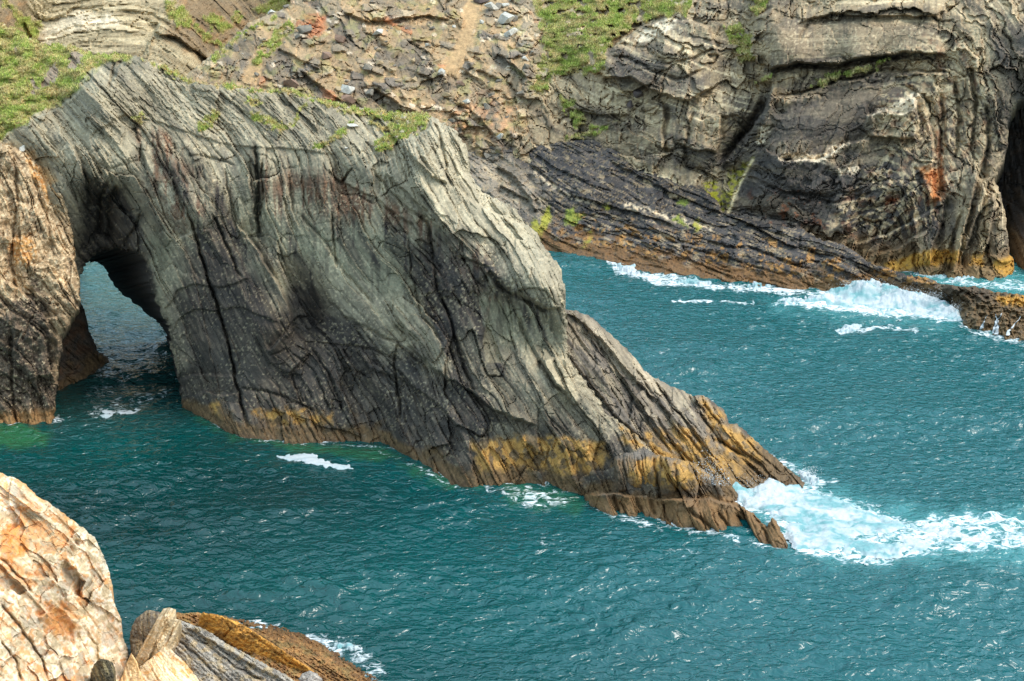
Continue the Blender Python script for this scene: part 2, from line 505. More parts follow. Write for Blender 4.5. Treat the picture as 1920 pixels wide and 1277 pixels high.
def sea_material():
    m, nt, p, L = new_mat("sea_water")
    col = nd(nt, "ShaderNodeAttribute", attribute_name="Col")
    foam = nd(nt, "ShaderNodeAttribute", attribute_name="foam")
    tc = nd(nt, "ShaderNodeTexCoord")
    mp = nd(nt, "ShaderNodeMapping"); mp.inputs["Scale"].default_value = (0.80, 1.25, 1.0); mp.inputs["Rotation"].default_value = (0, 0, math.radians(9))
    L.new(tc.outputs["Object"], mp.inputs["Vector"])
    n1 = nd(nt, "ShaderNodeTexNoise"); n1.inputs["Scale"].default_value = 1.0; n1.inputs["Detail"].default_value = 2.2; n1.inputs["Roughness"].default_value = 0.55; n1.inputs["Distortion"].default_value = 0.6
    L.new(mp.outputs["Vector"], n1.inputs["Vector"])
    b = nd(nt, "ShaderNodeBump"); b.inputs["Strength"].default_value = 1.0; b.inputs["Distance"].default_value = 0.56
    L.new(n1.outputs["Fac"], b.inputs["Height"])
    # lacy foam: broken by two scales of cells
    n2 = nd(nt, "ShaderNodeTexNoise"); n2.inputs["Scale"].default_value = 0.9; n2.inputs["Detail"].default_value = 8.0; n2.inputs["Roughness"].default_value = 0.68; n2.inputs["Distortion"].default_value = 1.4
    L.new(mp.outputs["Vector"], n2.inputs["Vector"])
    ad = nd(nt, "ShaderNodeMath", operation='ADD'); L.new(foam.outputs["Fac"], ad.inputs[0]); L.new(n2.outputs["Fac"], ad.inputs[1])
    mr = nd(nt, "ShaderNodeMapRange"); mr.inputs["From Min"].default_value = 0.98; mr.inputs["From Max"].default_value = 1.14
    L.new(ad.outputs[0], mr.inputs["Value"])
    mx = nd(nt, "ShaderNodeMix", data_type='RGBA')
    L.new(mr.outputs["Result"], mx.inputs["Factor"]); L.new(col.outputs["Color"], mx.inputs["A"]); mx.inputs["B"].default_value = (0.80, 0.84, 0.84, 1)
    L.new(mx.outputs["Result"], p.inputs["Base Color"])
    rr = nd(nt, "ShaderNodeMapRange"); rr.inputs["To Min"].default_value = 0.17; rr.inputs["To Max"].default_value = 0.8
    L.new(mr.outputs["Result"], rr.inputs["Value"]); L.new(rr.outputs["Result"], p.inputs["Roughness"])
    p.inputs["IOR"].default_value = 1.55
    L.new(b.outputs["Normal"], p.inputs["Normal"])
    return m
M_SEA = sea_material()

TEAL, TURQ, SHAL = np.array([0.0002, 0.042, 0.039]), np.array([0.08, 0.32, 0.32]), np.array([0.022, 0.11, 0.045])
FOAM_ZONES = [   # traced outlines of thin, broken foam: (outline, strength, softness in picture points)
    ([(1330, 890), (1400, 905), (1440, 880), (1490, 880), (1560, 915), (1640, 945), (1720, 960), (1800, 960), (2120, 970), (2120, 1050), (1800, 1045), (1600, 1062), (1500, 1045), (1460, 1000), (1350, 960)], 0.55, 22),
    ([(1130, 485), (1190, 495), (1240, 515), (1340, 528), (1480, 535), (1560, 540), (1560, 560), (1400, 548), (1230, 540), (1150, 510)], 0.58, 9),
    ([(1255, 558), (1330, 560), (1415, 566), (1415, 576), (1330, 570), (1260, 568)], 0.62, 7),
    ([(1440, 565), (1560, 555), (1600, 540), (1790, 590), (1800, 610), (1700, 600), (1560, 588), (1450, 580)], 0.60, 12),
    ([(1560, 618), (1590, 605), (1640, 608), (1730, 618), (1720, 630), (1640, 622), (1570, 628)], 0.60, 8),
    ([(1680, 505), (1770, 515), (1830, 525), (1930, 520), (2120, 520), (2120, 556), (1860, 548), (1800, 540), (1730, 525)], 0.52, 9),
    ([(1790, 600), (1830, 618), (1925, 630), (2120, 650), (2120, 668), (1925, 650), (1850, 636), (1795, 616)], 0.55, 7),
    ([(900, 905), (960, 905), (1050, 915), (1110, 935), (1080, 950), (1020, 965), (960, 950), (905, 925)], 0.50, 14),
    ([(1110, 945), (1200, 968), (1300, 985), (1480, 1025), (1480, 1040), (1300, 1005), (1190, 990), (1110, 965)], 0.52, 10),
    ([(480, 818), (700, 832), (760, 858), (880, 912), (870, 922), (740, 865), (690, 842), (480, 830)], 0.48, 5),
    ([(400, 790), (440, 800), (475, 815), (470, 826), (430, 815), (400, 802)], 0.52, 6),
    ([(1490, 870), (1530, 885), (1580, 900), (1560, 920), (1500, 905), (1430, 850), (1440, 840)], 0.54, 10),
    ([(520, 1150), (600, 1170), (680, 1200), (760, 1277), (780, 1300), (700, 1300), (620, 1215), (540, 1175)], 0.47, 12),
    ([(1190, 655), (1260, 650), (1290, 662), (1210, 668)], 0.46, 10),
    ([(150, 765), (210, 740), (340, 715), (340, 735), (270, 770), (220, 790), (160, 790)], 0.46, 14),
    ([(1000, 985), (1300, 1000), (1500, 1060), (1250, 1080), (1000, 1040)], 0.40, 40),
]
def build_sea(shore_pts):
    def axis(lo, hi, st, far):
        core = np.arange(lo, hi, st)
        g = [st]
        while sum(g) < far: g.append(g[-1] * 1.35)
        g = np.cumsum(g)
        return np.concatenate([lo - g[::-1], core, core[-1] + g])
    xs = axis(-95, 112, 0.42, 9000); ys = axis(86, 262, 0.34, 9000)
    X, Y = np.meshgrid(xs, ys)
    x, y = X.ravel(), Y.ravel()
    h = sea_h(x, y)
    far = np.maximum(np.maximum(np.abs(x - 8) - 103, 0), np.maximum(86 - y, y - 262))
    h = h * sstep(60, 0, np.maximum(far, 0))
    P = np.stack([x, y, h], 1)
    vis = (y > 60) & (y < 700)
    px = np.full(x.shape, -9999.0); py = np.full(x.shape, -9999.0)
    px[vis], py[vis] = to_px(np.stack([x, y, x * 0], 1)[vis])
    foam = np.zeros(x.shape)
    for i, (poly, s, soft) in enumerate(FOAM_ZONES):
        foam = np.maximum(foam, s * pmask(px, py, poly, soft, soft * 0.7, soft * 2.2, 50 + i))
    # lapping foam along every rock at the waterline
    i0, j0 = np.searchsorted(ys, shore_pts[:, 1]), np.searchsorted(xs, shore_pts[:, 0])
    near = np.zeros(X.shape); near[np.clip(i0, 0, len(ys) - 1), np.clip(j0, 0, len(xs) - 1)] = 1.0
    for _ in range(3):
        nb = near.copy()
        for a, b in ((1, 0), (-1, 0), (1, 1), (-1, 1)): nb = np.maximum(nb, np.roll(near, a, b) * 0.86)
        near = nb
    near = near.ravel()
    foam = np.maximum(foam, 0.53 * near * sstep(-0.5, 0.35, fbm(x / 4.5, y / 4.5, 78, 3)))
    # swell heaped against the reef and the point
    col = np.tile(TEAL, (x.size, 1)) * (1.0 + 0.45 * fbm(x / 38, y / 20, 77, 4))[:, None]
    col = mixc(col, 0.85 * sstep(-35, 25, x + 0.25 * (y - 130)), np.array([0.0003, 0.092, 0.096]))  # body colour lightens to the right, standing in for stronger sky reflection
    for poly, s, sf in (
        ([(1340, 890), (1480, 880), (1620, 935), (1800, 960), (2120, 960), (2120, 1060), (1800, 1055), (1600, 1060), (1480, 1035)], 0.45, 25),
        ([(1685, 500), (2120, 505), (2120, 560), (1870, 552), (1760, 535)], 0.6, 10),
        ([(1440, 560), (1600, 535), (1800, 600), (1790, 625), (1600, 600), (1450, 585)], 0.3, 14)):
        col = mixc(col, s * pmask(px, py, poly, sf, sf * 0.6, 40, 61), TURQ)
    for poly, s, sf in (
        ([(-200, 795), (0, 800), (70, 805), (98, 815), (85, 832), (30, 838), (-200, 842)], 0.95, 8),
        ([(480, 822), (560, 830), (720, 838), (760, 860), (700, 862), (560, 848)], 0.7, 9),
        ([(740, 862), (860, 890), (900, 915), (850, 915), (760, 880)], 0.6, 10),
        ([(930, 905), (1040, 912), (1110, 935), (1080, 960), (960, 945)], 0.55, 14),
        ([(340, 770), (440, 808), (500, 830), (440, 825)], 0.5, 8)):
        col = mixc(col, s * pmask(px, py, poly, sf, sf, 25, 62), SHAL)
    col = mixc(col, 0.55 * pmask(px, py, [(90, 680), (210, 660), (345, 640), (350, 800), (300, 815), (100, 820)], 25, 10, 40, 63), np.array([0.02, 0.055, 0.05]))  # the rock's reflection under the arch, painted into the water colour
    col = mixc(col, 0.75 * pmask(px, py, [(150, 480), (210, 480), (330, 640), (335, 690), (170, 680)], 14, 8, 30, 64), np.array([0.045, 0.13, 0.115]))  # water through the arch painted paler, in place of reflected sky
    ny, nx = X.shape
    idx = np.arange(x.size).reshape(ny, nx)
    q = np.stack([idx[:-1, :-1].ravel(), idx[:-1, 1:].ravel(), idx[1:, 1:].ravel(), idx[1:, :-1].ravel()], 1)
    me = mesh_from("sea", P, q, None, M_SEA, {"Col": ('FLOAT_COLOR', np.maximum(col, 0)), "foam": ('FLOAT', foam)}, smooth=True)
    o = obj("sea", me)
    o["kind"] = "structure"; o["label"] = "teal rippled sea with broken white foam around the rocks"
# ------------------------------------------------------------------ the sea arch and its headland
arch = empty("sea_arch", tuple(at(480, 815, W(480, 815))))
tag(arch, "grey slate headland with a sea arch, running down to a point in the sea", "sea arch")

H_ANG = [(-100, 120, 15), (60, 150, 20), (200, 180, 38), (300, 215, 32), (420, 215, 24), (560, 220, 20), (690, 240, 15), (120, 270, 62), (150, 340, 66), (40, 330, 60),
         (250, 300, 72), (300, 400, 63), (340, 350, 64), (400, 500, 70), (400, 650, 77), (450, 760, 74), (350, 720, 80), (480, 380, 86), (440, 300, 84), (520, 560, 64),
         (560, 330, 80), (620, 330, 74), (620, 480, 60), (700, 600, 54), (650, 420, 62), (600, 640, 24), (680, 640, 26), (600, 740, 58), (760, 290, 62), (830, 330, 56), (860, 420, 48), (750, 500, 60), (850, 700, 62),
         (900, 600, 78), (1000, 650, 74), (1000, 560, 78), (1050, 720, 52), (960, 430, 38), (1010, 500, 50), (950, 760, 58), (800, 620, 62), (730, 760, 62),
         (1150, 760, 58), (1200, 700, 50), (900, 850, 66), (1100, 850, 62), (700, 820, 72), (560, 800, 70)]
H_POLY = [(-230, -60), (-120, 0), (0, 45), (30, 55), (67, 78), (83, 87), (113, 83), (133, 85), (160, 97), (182, 104), (207, 102), (247, 105), (263, 107), (283, 117), (320, 130), (363, 155), (400, 160), (430, 157), (447, 162),
          (480, 170), (547, 168), (587, 183), (640, 195), (690, 207), (750, 213), (797, 210), (813, 220), (827, 228), (857, 247), (873, 273), (879, 300), (878, 320), (893, 343), (907, 363),
          (940, 377), (968, 393), (980, 413), (1007, 437), (1017, 458), (1033, 478), (1047, 493), (1055, 517), (1059, 540), (1057, 567), (1063, 600), (1064, 640), (1070, 677), (1093, 710),
          (1120, 743), (1140, 773), (1180, 803), (1215, 835), (1235, 880), (1240, 990), (1100, 985), (880, 965), (700, 885), (480, 870), (355, 850), (347, 800), (341, 765), (338, 720), (328, 680), (320, 650), (318, 615),
          (296, 570), (280, 532), (272, 485), (250, 472), (222, 466), (196, 470), (172, 482), (160, 496), (150, 520), (142, 548), (110, 560), (60, 420), (-20, 340), (-230, 320)]
def below(px, py, base):                                    # a point of the face carried on under the water
    return (px, py, W(*base) - 1.2)
H_Y = [(340, 765, W(340, 765)), (400, 795, W(400, 795)), (480, 820, W(480, 820)), (600, 830, W(600, 830)), (700, 833, W(700, 833)), (800, 872, W(800, 872)), (880, 912, W(880, 912)), (1000, 910, W(1000, 910)), (1100, 930, W(1100, 930)),
       (1200, 930, 131.0), below(355, 850, (355, 775)), below(480, 870, (480, 820)), below(700, 885, (700, 833)), below(880, 965, (880, 912)), below(1100, 985, (1100, 930)), (1230, 980, 129.0),
       (-220, -40, 196), (0, 45, 186), (100, 85, 180), (180, 105, 175), (0, 265, 163), (60, 215, 165.5), (-200, 300, 163), (120, 190, 168), (90, 140, 174), (-100, 150, 176), (250, 106, 171), (300, 125, 170), (363, 155, 168.5), (430, 158, 168), (547, 168, 168), (640, 196, 166), (750, 213, 162.5), (800, 211, 160),
       (170, 150, 166), (150, 250, 161.5), (250, 230, 163), (350, 250, 162), (430, 260, 162), (560, 270, 160), (650, 270, 158), (720, 300, 155), (790, 270, 154), (857, 260, 155.5), (879, 310, 154),
       (120, 340, 160.0), (60, 330, 162), (200, 330, 159), (190, 420, 166.0), (195, 380, 164.0), (185, 455, 166.5), (235, 440, 163.5), (150, 430, 162.5), (300, 400, 156.5), (330, 330, 157), (400, 400, 156), (480, 300, 158), (480, 430, 157.3), (400, 600, 155.6), (300, 540, 157.5), (330, 650, 157.6), (440, 520, 154.9), (420, 720, 154.2),
       (500, 590, 152.4), (525, 600, 153.2), (565, 600, 157.4), (545, 520, 156.4), (520, 480, 155.8), (600, 500, 154.8), (620, 640, 153.6), (560, 700, 152.2), (660, 560, 152.4), (620, 380, 155.8), (720, 420, 152.6), (740, 540, 149.6), (700, 690, 150.8), (760, 760, 147.2), (640, 760, 150.2),
       (800, 380, 151), (820, 560, 147), (850, 650, 143.6), (800, 740, 145.4), (860, 800, 140.6), (900, 400, 149.5), (907, 370, 151.5), (880, 520, 146), (920, 620, 144.2), (930, 720, 140.6), (970, 400, 149.5),
       (960, 480, 145.4), (1010, 500, 142.8), (1050, 520, 143.2), (1033, 478, 145), (1000, 540, 141.8), (1045, 558, 141.8), (940, 505, 144.6), (950, 575, 146.6), (975, 595, 146.4), (1010, 620, 145.2), (1050, 640, 143.8), (1000, 690, 141.2), (1050, 700, 139.8), (960, 800, 137.0), (1060, 780, 137.4),
       (1100, 740, 138.8), (1060, 850, 134.8), (1140, 800, 136.4), (1200, 850, 133.6)]
H_FEAT = [
    ('g', [(353, 400), (367, 440), (383, 497), (397, 543), (413, 587), (430, 650), (440, 700), (448, 733), (462, 798)], 1.6, 2.6),
    ('g', [(397, 400), (417, 443), (437, 487), (452, 520)], 0.8, 2.2),
    ('s', [(443, 417), (477, 460), (500, 500), (527, 543), (545, 585), (549, 615), (542, 640)], 1.3, 18),
    ('s', [(330, 452), (360, 433), (400, 430)], 0.5, 14),
    ('s', [(303, 587), (333, 545), (367, 533), (417, 540), (470, 520)], -0.25, 16), ('s', [(320, 630), (333, 600), (363, 580), (400, 582), (450, 575), (530, 610)], -0.25, 16),
    ('s', [(340, 713), (367, 703), (417, 703), (446, 705)], 0.5, 12), ('s', [(345, 762), (367, 740), (387, 733), (413, 742), (448, 736)], 0.7, 14),
    ('g', [(450, 727), (500, 732), (547, 750), (593, 770)], 0.55, 2.4), ('g', [(547, 700), (553, 730), (575, 770), (590, 800)], 0.5, 2.2), ('g', [(583, 655), (617, 700), (633, 743), (645, 770)], 0.8, 2.6),
    ('s', [(500, 662), (520, 640), (548, 618), (570, 640), (574, 664), (552, 690), (540, 712)], 0.7, 14), ('g', [(508, 668), (535, 655), (560, 690)], 0.4, 2),
    ('g', [(500, 730), (520, 770), (545, 820)], 0.4, 1.8), ('g', [(535, 745), (560, 790), (580, 832)], 0.4, 1.8), ('g', [(480, 740), (495, 780), (512, 818)], 0.35, 1.8), ('g', [(570, 740), (595, 790), (612, 830)], 0.4, 1.8), ('g', [(590, 760), (620, 800), (638, 832)], 0.4, 1.8), ('g', [(628, 790), (650, 832)], 0.3, 1.8),
    ('g', [(385, 740), (398, 770), (412, 797)], 0.4, 2), ('g', [(420, 745), (432, 775), (441, 800)], 0.35, 1.8),
    ('g', [(478, 275), (484, 330), (482, 400), (487, 445)], 1.5, 4.0), ('g', [(493, 300), (492, 360), (489, 410)], 1.0, 2.6), ('g', [(467, 300), (470, 350)], 0.7, 2.4),
    ('g', [(740, 660), (743, 710), (752, 785)], 1.0, 2.4), ('g', [(640, 592), (690, 617), (750, 645), (800, 690)], 0.6, 2.6), ('g', [(560, 640), (620, 645), (690, 652), (760, 680)], 0.5, 2.2),
    ('s', [(753, 600), (767, 647), (807, 687), (840, 710), (890, 737), (923, 767), (960, 783), (1010, 800)], -1.5, 24), ('s', [(690, 690), (740, 705), (800, 740), (850, 790), (880, 850)], -0.7, 20),
    ('s', [(918, 505), (935, 526), (960, 548), (1000, 564), (1027, 581), (1055, 574)], -1.5, 26), ('g', [(935, 530), (962, 552), (1000, 568), (1027, 584)], 1.2, 5),
    ('g', [(970, 597), (993, 647), (1010, 677), (1040, 720), (1057, 737)], 0.9, 3.5), ('s', [(1012, 672), (1040, 716), (1062, 740), (1083, 762)], -1.0, 18), ('s', [(1018, 678), (1040, 668), (1068, 676)], 0.9, 14),
    ('g', [(803, 417), (810, 467), (820, 543), (843, 593), (853, 627), (870, 690), (890, 735)], 1.0, 2.8), ('g', [(765, 440), (773, 520), (790, 590), (830, 640)], 0.6, 2.2),
    ('s', [(907, 640), (913, 607), (930, 647), (942, 680)], -0.45, 9), ('g', [(622, 400), (626, 450), (632, 500)], 0.7, 2.2), ('g', [(560, 400), (600, 440), (640, 500), (700, 570)], 0.5, 2.4), ('g', [(520, 450), (530, 490)], 0.5, 2),
    ('s', [(640, 340), (700, 370), (770, 420), (810, 470)], -0.5, 14), ('g', [(650, 330), (640, 345), (628, 338), (618, 320)], 0.9, 2.6), ('g', [(660, 315), (640, 342)], 0.7, 2.2),
    ('s', [(735, 250), (770, 290), (810, 330), (840, 345)], -0.8, 16), ('s', [(757, 262), (800, 245), (812, 222)], 0.6, 12), ('g', [(813, 225), (830, 270), (838, 330), (850, 350)], 0.9, 3.0), ('g', [(778, 275), (800, 310), (822, 338)], 0.6, 2.6),
    ('s', [(850, 345), (880, 375), (930, 400), (990, 430)], 0.6, 14), ('s', [(720, 320), (790, 390), (830, 440), (860, 480), (920, 500)], -0.9, 18), ('g', [(700, 320), (760, 390), (800, 415), (815, 455)], 0.7, 2.4),
    ('s', [(182, 120), (170, 150), (135, 185), (100, 205), (60, 225)], -0.6, 14), ('g', [(214, 118), (211, 140), (206, 165)], 1.0, 2.6), ('s', [(247, 108), (225, 120), (212, 150)], -0.7, 12),
    ('s', [(165, 395), (160, 330), (140, 280), (110, 240)], -1.0, 16), ('s', [(160, 270), (180, 245), (230, 215), (300, 230), (420, 270), (480, 275), (560, 280), (640, 290)], -0.30, 18),
    ('s', [(255, 235), (270, 300), (285, 350)], -0.7, 14), ('g', [(290, 240), (310, 300), (330, 350), (345, 400)], 0.7, 2.4), ('g', [(325, 270), (335, 320), (350, 345)], 0.6, 2.4), ('g', [(175, 275), (200, 310), (225, 380), (240, 430)], 0.5, 2.4),
    ('g', [(200, 345), (188, 375), (183, 440)], 1.6, 5.0), ('g', [(208, 370), (205, 450)], 1.4, 5.0), ('s', [(218, 345), (205, 365), (190, 350), (180, 330)], 1.0, 12), ('g', [(265, 400), (255, 430), (230, 465)], 1.3, 5.0),
    ('g', [(355, 290), (420, 300), (440, 310)], 0.5, 2.2), ('g', [(420, 320), (436, 390), (446, 440)], 0.6, 2.4), ('g', [(560, 290), (568, 340), (575, 390)], 0.5, 2.0), ('g', [(540, 330), (552, 400)], 0.5, 2.0), ('g', [(590, 330), (600, 400)], 0.4, 2.0),
]
GRASS_H = [[(-230, -70), (-120, -10), (0, 35), (70, 70), (180, 96), (230, 96), (260, 104), (240, 112), (212, 116), (182, 120), (167, 138), (147, 160), (130, 180), (110, 197), (87, 207), (63, 210), (50, 227), (30, 240), (0, 262), (-230, 305)]]
TURF_H = [[(262, 104), (330, 128), (366, 150), (350, 154), (310, 135)], [(365, 152), (440, 155), (550, 164), (600, 183), (690, 204), (750, 210), (800, 207), (808, 222), (795, 240), (760, 232), (700, 222), (640, 208), (560, 178), (440, 168)],
          [(368, 236), (400, 206), (412, 212), (396, 238), (376, 243)], [(468, 208), (490, 212), (520, 228), (548, 236), (530, 246), (500, 236), (476, 222)], [(582, 275), (620, 258), (655, 232), (668, 225), (650, 250), (615, 272), (600, 278)],
          [(690, 225), (720, 235), (770, 222), (800, 215), (780, 250), (745, 265), (730, 282), (705, 288), (700, 275), (720, 250)], [(575, 190), (560, 215), (550, 235), (560, 205)], [(460, 190), (478, 180), (490, 195), (470, 198)], [(250, 222), (268, 214), (272, 226), (256, 230)]]
def h_relief(c):
    px, py = c['px'], c['py']
    g = np.zeros(px.shape)
    for i, p in enumerate(GRASS_H): g = np.maximum(g, pmask(px, py, p, 7, 9, 22, 200 + i))
    tf = np.zeros(px.shape)
    for i, p in enumerate(TURF_H): tf = np.maximum(tf, pmask(px, py, p, 4, 7, 10, 220 + i))
    tf *= sstep(-0.55, -0.1, fbm(px / 12, py / 9, 231, 3))
    outcrop = np.zeros(px.shape)
    for p in ([(75, 160), (90, 130), (103, 118), (112, 140), (95, 160), (72, 170)], [(130, 98), (145, 96), (158, 112), (140, 130), (128, 125)], [(20, 92), (30, 90), (30, 98), (20, 98)], [(60, 150), (70, 145), (66, 175), (60, 175)]):
        outcrop = np.maximum(outcrop, pmask(px, py, p, 3, 5, 9, 241))
    g = g * (1 - outcrop)
    r, tone = rock_relief(c['A'], c['B'], px, py, 300, 1.0, (1.3, 1.05, 0.38, 0.25), cross=0.55, ridge=0.35, gapk=0.68)
    up = pmask(px, py, [(90, 110), (260, 95), (500, 160), (640, 200), (800, 210), (880, 300), (860, 350), (700, 300), (500, 270), (250, 240), (160, 400), (90, 260)], 24, 10, 40, 252)
    u = up > 0.01
    r[u] += up[u] * rock_relief(c['A'][u], c['B'][u], px[u], py[u], 305, 0.8, (0, 0.5, 1.2, 1.2), cross=0.3)[0]
    smooth = np.maximum(pmask(px, py, [(300, 480), (420, 420), (520, 560), (560, 700), (480, 800), (340, 780), (300, 600)], 40, 10, 60, 250), pmask(px, py, [(520, 430), (700, 430), (760, 560), (740, 640), (600, 620), (540, 560)], 40, 10, 60, 251))
    r = r * (1 - 0.66 * smooth)
    lump = 0.9 * fbm(px / 34, py / 20, 260, 4) + 0.35 * np.abs(fbm(px / 9, py / 6, 261, 2))
    rel = (r + feat(px, py, H_FEAT, 310)) * (1 - np.maximum(g * 0.92, tf * 0.5)) + g * lump * 1.3 + tf * (0.25 + 0.25 * lump)
    return rel, dict(tone=tone, grass=np.maximum(g, tf * 0.999), turf=tf, outcrop=outcrop)
def tide_bands(c, col, wet, ochre, barn_h=1.35, ochre_amt=1.0):
    """the zones every sea rock here wears: brown barnacle belt at the water, yellow lichen patches over it"""
    px, py, z = c['px'], c['py'], c['z']
    n = fbm(px / 40, py / 30, c['seed'] + 500, 4)
    b = sstep(barn_h + 1.0, barn_h - 0.6, z + 1.1 * n)
    brown = S(100, 83, 58)[None] * (0.80 + 0.4 * (fbm(px / 5, py / 9, c['seed'] + 501, 3) + 0.3))[:, None]
    col = col * (1 - b[:, None] * 0.9) + brown * b[:, None] * 0.9
    col = mixc(col, 0.55 * sstep(0.5, -0.4, z + 0.4 * n), S(70, 50, 32))
    F1, F2, r1, r2, _, _ = worley(c['A'] / 16 + 0.3 * n, c['B'] / 8, c['seed'] + 503)
    br = sstep(0.22, 0.55, r1 + 0.28 * fbm(px / 14, py / 14, c['seed'] + 504, 3))
    o = np.clip(ochre * (0.25 + 0.75 * br) * sstep(0.7, 2.0, z) * ochre_amt, 0, 1)
    oc = S(162, 131, 76)[None] * (0.85 + 0.3 * r2)[:, None]
    col = col * (1 - o[:, None]) + oc * o[:, None]
    return col, np.maximum(wet, 0.55 * sstep(0.9, 0.1, z))
def grass_colour(px, py, seed, lush=0.0):
    n1 = fbm(px / 30, py / 18, seed, 4); n2 = fbm(px / 8, py / 5, seed + 1, 3)
    col = np.tile(S(158, 154, 96), (px.size, 1))
    col = mixc(col, sstep(-0.1, 0.5, n1 + lush), S(140, 152, 74))
    col = mixc(col, 0.8 * sstep(0.05, 0.5, -n1 + 0.5 * n2), S(172, 154, 108))
    col = mixc(col, 0.35 * sstep(0.25, 0.6, n2 - 0.3 * n1), S(158, 126, 86))
    col = mixc(col, 0.45 * sstep(0.3, 0.6, n2 + 0.3 * n1), S(108, 122, 62))
    return col
def h_colour(c):
    px, py, z, A, B, tone = c['px'], c['py'], c['z'], c['A'], c['B'], c['tone']
    n = fbm(px / 60, py / 60, 401, 4); ns = fbm(A / 120, B / 10, 402, 4); nf = fbm(A / 30, B / 5, 403, 3); nv = fbm(px / 9, py / 110, 404, 3)
    col = np.tile(S(140, 136, 118), (px.size, 1))
    col = mixc(col, 0.6 * sstep(-0.1, 0.5, ns), S(162, 157, 135)); col = mixc(col, 0.5 * sstep(0.0, 0.6, -ns), S(106, 103, 93))
    # grey-green clean walls
    gw = np.maximum.reduce([pmask(px, py, p, 22, 16, 40, 410 + i) for i, p in enumerate((
        [(500, 400), (580, 410), (700, 420), (800, 440), (800, 520), (740, 560), (620, 500), (520, 480)], [(890, 560), (960, 570), (1055, 590), (1062, 670), (1010, 670), (950, 640), (880, 640)], [(250, 440), (320, 440), (330, 540), (290, 560)], [(440, 400), (500, 380), (510, 470), (480, 460)]))])
    col = mixc(col, 0.65 * gw, S(128, 131, 112))
    pale = np.maximum.reduce([pmask(px, py, p, 16, 14, 30, 420 + i) for i, p in enumerate((
        [(745, 260), (800, 225), (860, 250), (880, 310), (900, 360), (980, 410), (1040, 490), (1055, 560), (1000, 530), (930, 460), (860, 400), (780, 330)], [(215, 120), (300, 135), (420, 180), (430, 230), (300, 200)], [(100, 230), (160, 260), (165, 390), (140, 390)]))])
    col = mixc(col, 0.65 * pale, S(154, 150, 131))
    # brown-purple weathered belts
    bp = np.maximum.reduce([pmask(px, py, p, 20, 18, 34, 430 + i) for i, p in enumerate((
        [(260, 240), (330, 250), (380, 400), (330, 420), (280, 360)], [(490, 330), (640, 320), (740, 400), (700, 420), (560, 400), (500, 390)], [(800, 440), (900, 470), (930, 560), (900, 590), (830, 560), (790, 500)], [(700, 380), (820, 420), (800, 450), (720, 420)]))])
    col = mixc(col, 0.85 * bp * sstep(-0.4, 0.2, n + nv), S(104, 88, 74))
    col = mixc(col, 0.45 * bp * sstep(0.1, 0.45, nv + 0.4 * nf), S(140, 98, 66))
    # near-black wet-weather film low on the walls, then separate darker patches
    dark = pmask(px, py, [(325, 560), (350, 470), (420, 400), (470, 460), (520, 540), (600, 560), (680, 600), (760, 650), (850, 700), (960, 780), (1080, 800), (1210, 835), (1250, 990), (300, 900)], 45, 34, 70, 440)
    dark = np.maximum(dark, 0.75 * pmask(px, py, [(800, 430), (860, 440), (930, 520), (900, 600), (960, 700), (900, 740), (820, 640), (790, 540)], 25, 22, 40, 441))
    dark = np.maximum(dark, 0.5 * pmask(px, py, [(860, 600), (960, 660), (1060, 760), (1180, 800), (1180, 850), (960, 800), (860, 740)], 25, 20, 40, 444))  # colour darkened here to take down the sunlight on this part
    dark = np.maximum(dark, 1.0 * pmask(px, py, [(160, 330), (215, 345), (262, 400), (285, 490), (300, 560), (270, 560), (240, 490), (140, 500)], 14, 10, 24, 442))  # full dark in the recess over and beside the arch
    streaks = sstep(0.12, 0.5, nv) * pmask(px, py, [(270, 280), (620, 290), (900, 470), (1050, 560), (1060, 660), (700, 560), (300, 460)], 40, 20, 60, 443)
    sweep = sstep(0.05, 0.4, fbm(A / 330, B / 48, 445, 3)) * pmask(px, py, [(250, 300), (480, 330), (640, 400), (820, 420), (1040, 560), (1080, 740), (900, 760), (600, 600), (320, 560)], 50, 30, 70, 446)
    dk = np.clip(0.95 * dark + 0.45 * streaks + 0.65 * sweep, 0, 1)
    dcol = np.tile(S(64, 61, 58), (px.size, 1))
    dcol = mixc(dcol, 0.7 * sstep(0.0, 0.5, n + 0.5 * ns), S(58, 57, 56)); dcol = mixc(dcol, 0.4 * sstep(0.1, 0.5, nf - 0.5 * n), S(108, 100, 88))
    col = col * (1 - dk[:, None]) + dcol * dk[:, None]
    col = mixc(col, 0.7 * lmask(px, py, [(478, 270), (484, 330), (482, 400), (490, 450)], 7, 450), S(46, 46, 44))
    col = mixc(col, 0.5 * pmask(px, py, [(905, 640), (913, 605), (930, 645), (943, 680), (912, 680)], 2, 1, 9, 451), S(164, 156, 130))
    col = mixc(col, 0.6 * pmask(px, py, [(1018, 678), (1062, 668), (1086, 745), (1080, 758), (1045, 720)], 6, 4, 14, 452), S(176, 168, 142))
    # pale crustose lichen flecks
    fl = sstep(0.52, 0.68, fbm(px / 5.5, py / 5.5, 460, 3) + 0.35 * fbm(px / 60, py / 60, 461, 2))
    col = mixc(col, 0.65 * fl * (1 - 0.4 * dark), S(180, 172, 146))
    col *= (1 + 0.42 * tone + 0.20 * nf)[:, None]
    och = np.maximum.reduce([pmask(px, py, p, 9, 8, 18, 470 + i) for i, p in enumerate((
        [(885, 830), (960, 820), (1040, 818), (1130, 830), (1140, 870), (1090, 890), (1000, 880), (900, 885)], [(395, 755), (420, 758), (418, 785), (398, 788)], [(475, 772), (560, 768), (620, 780), (615, 800), (520, 798)], [(1160, 800), (1200, 815), (1210, 840), (1170, 835)]))])
    wet = np.zeros(px.shape)
    col, wet = tide_bands(c, col, wet, och)
    g = grass_colour(px, py, 480)
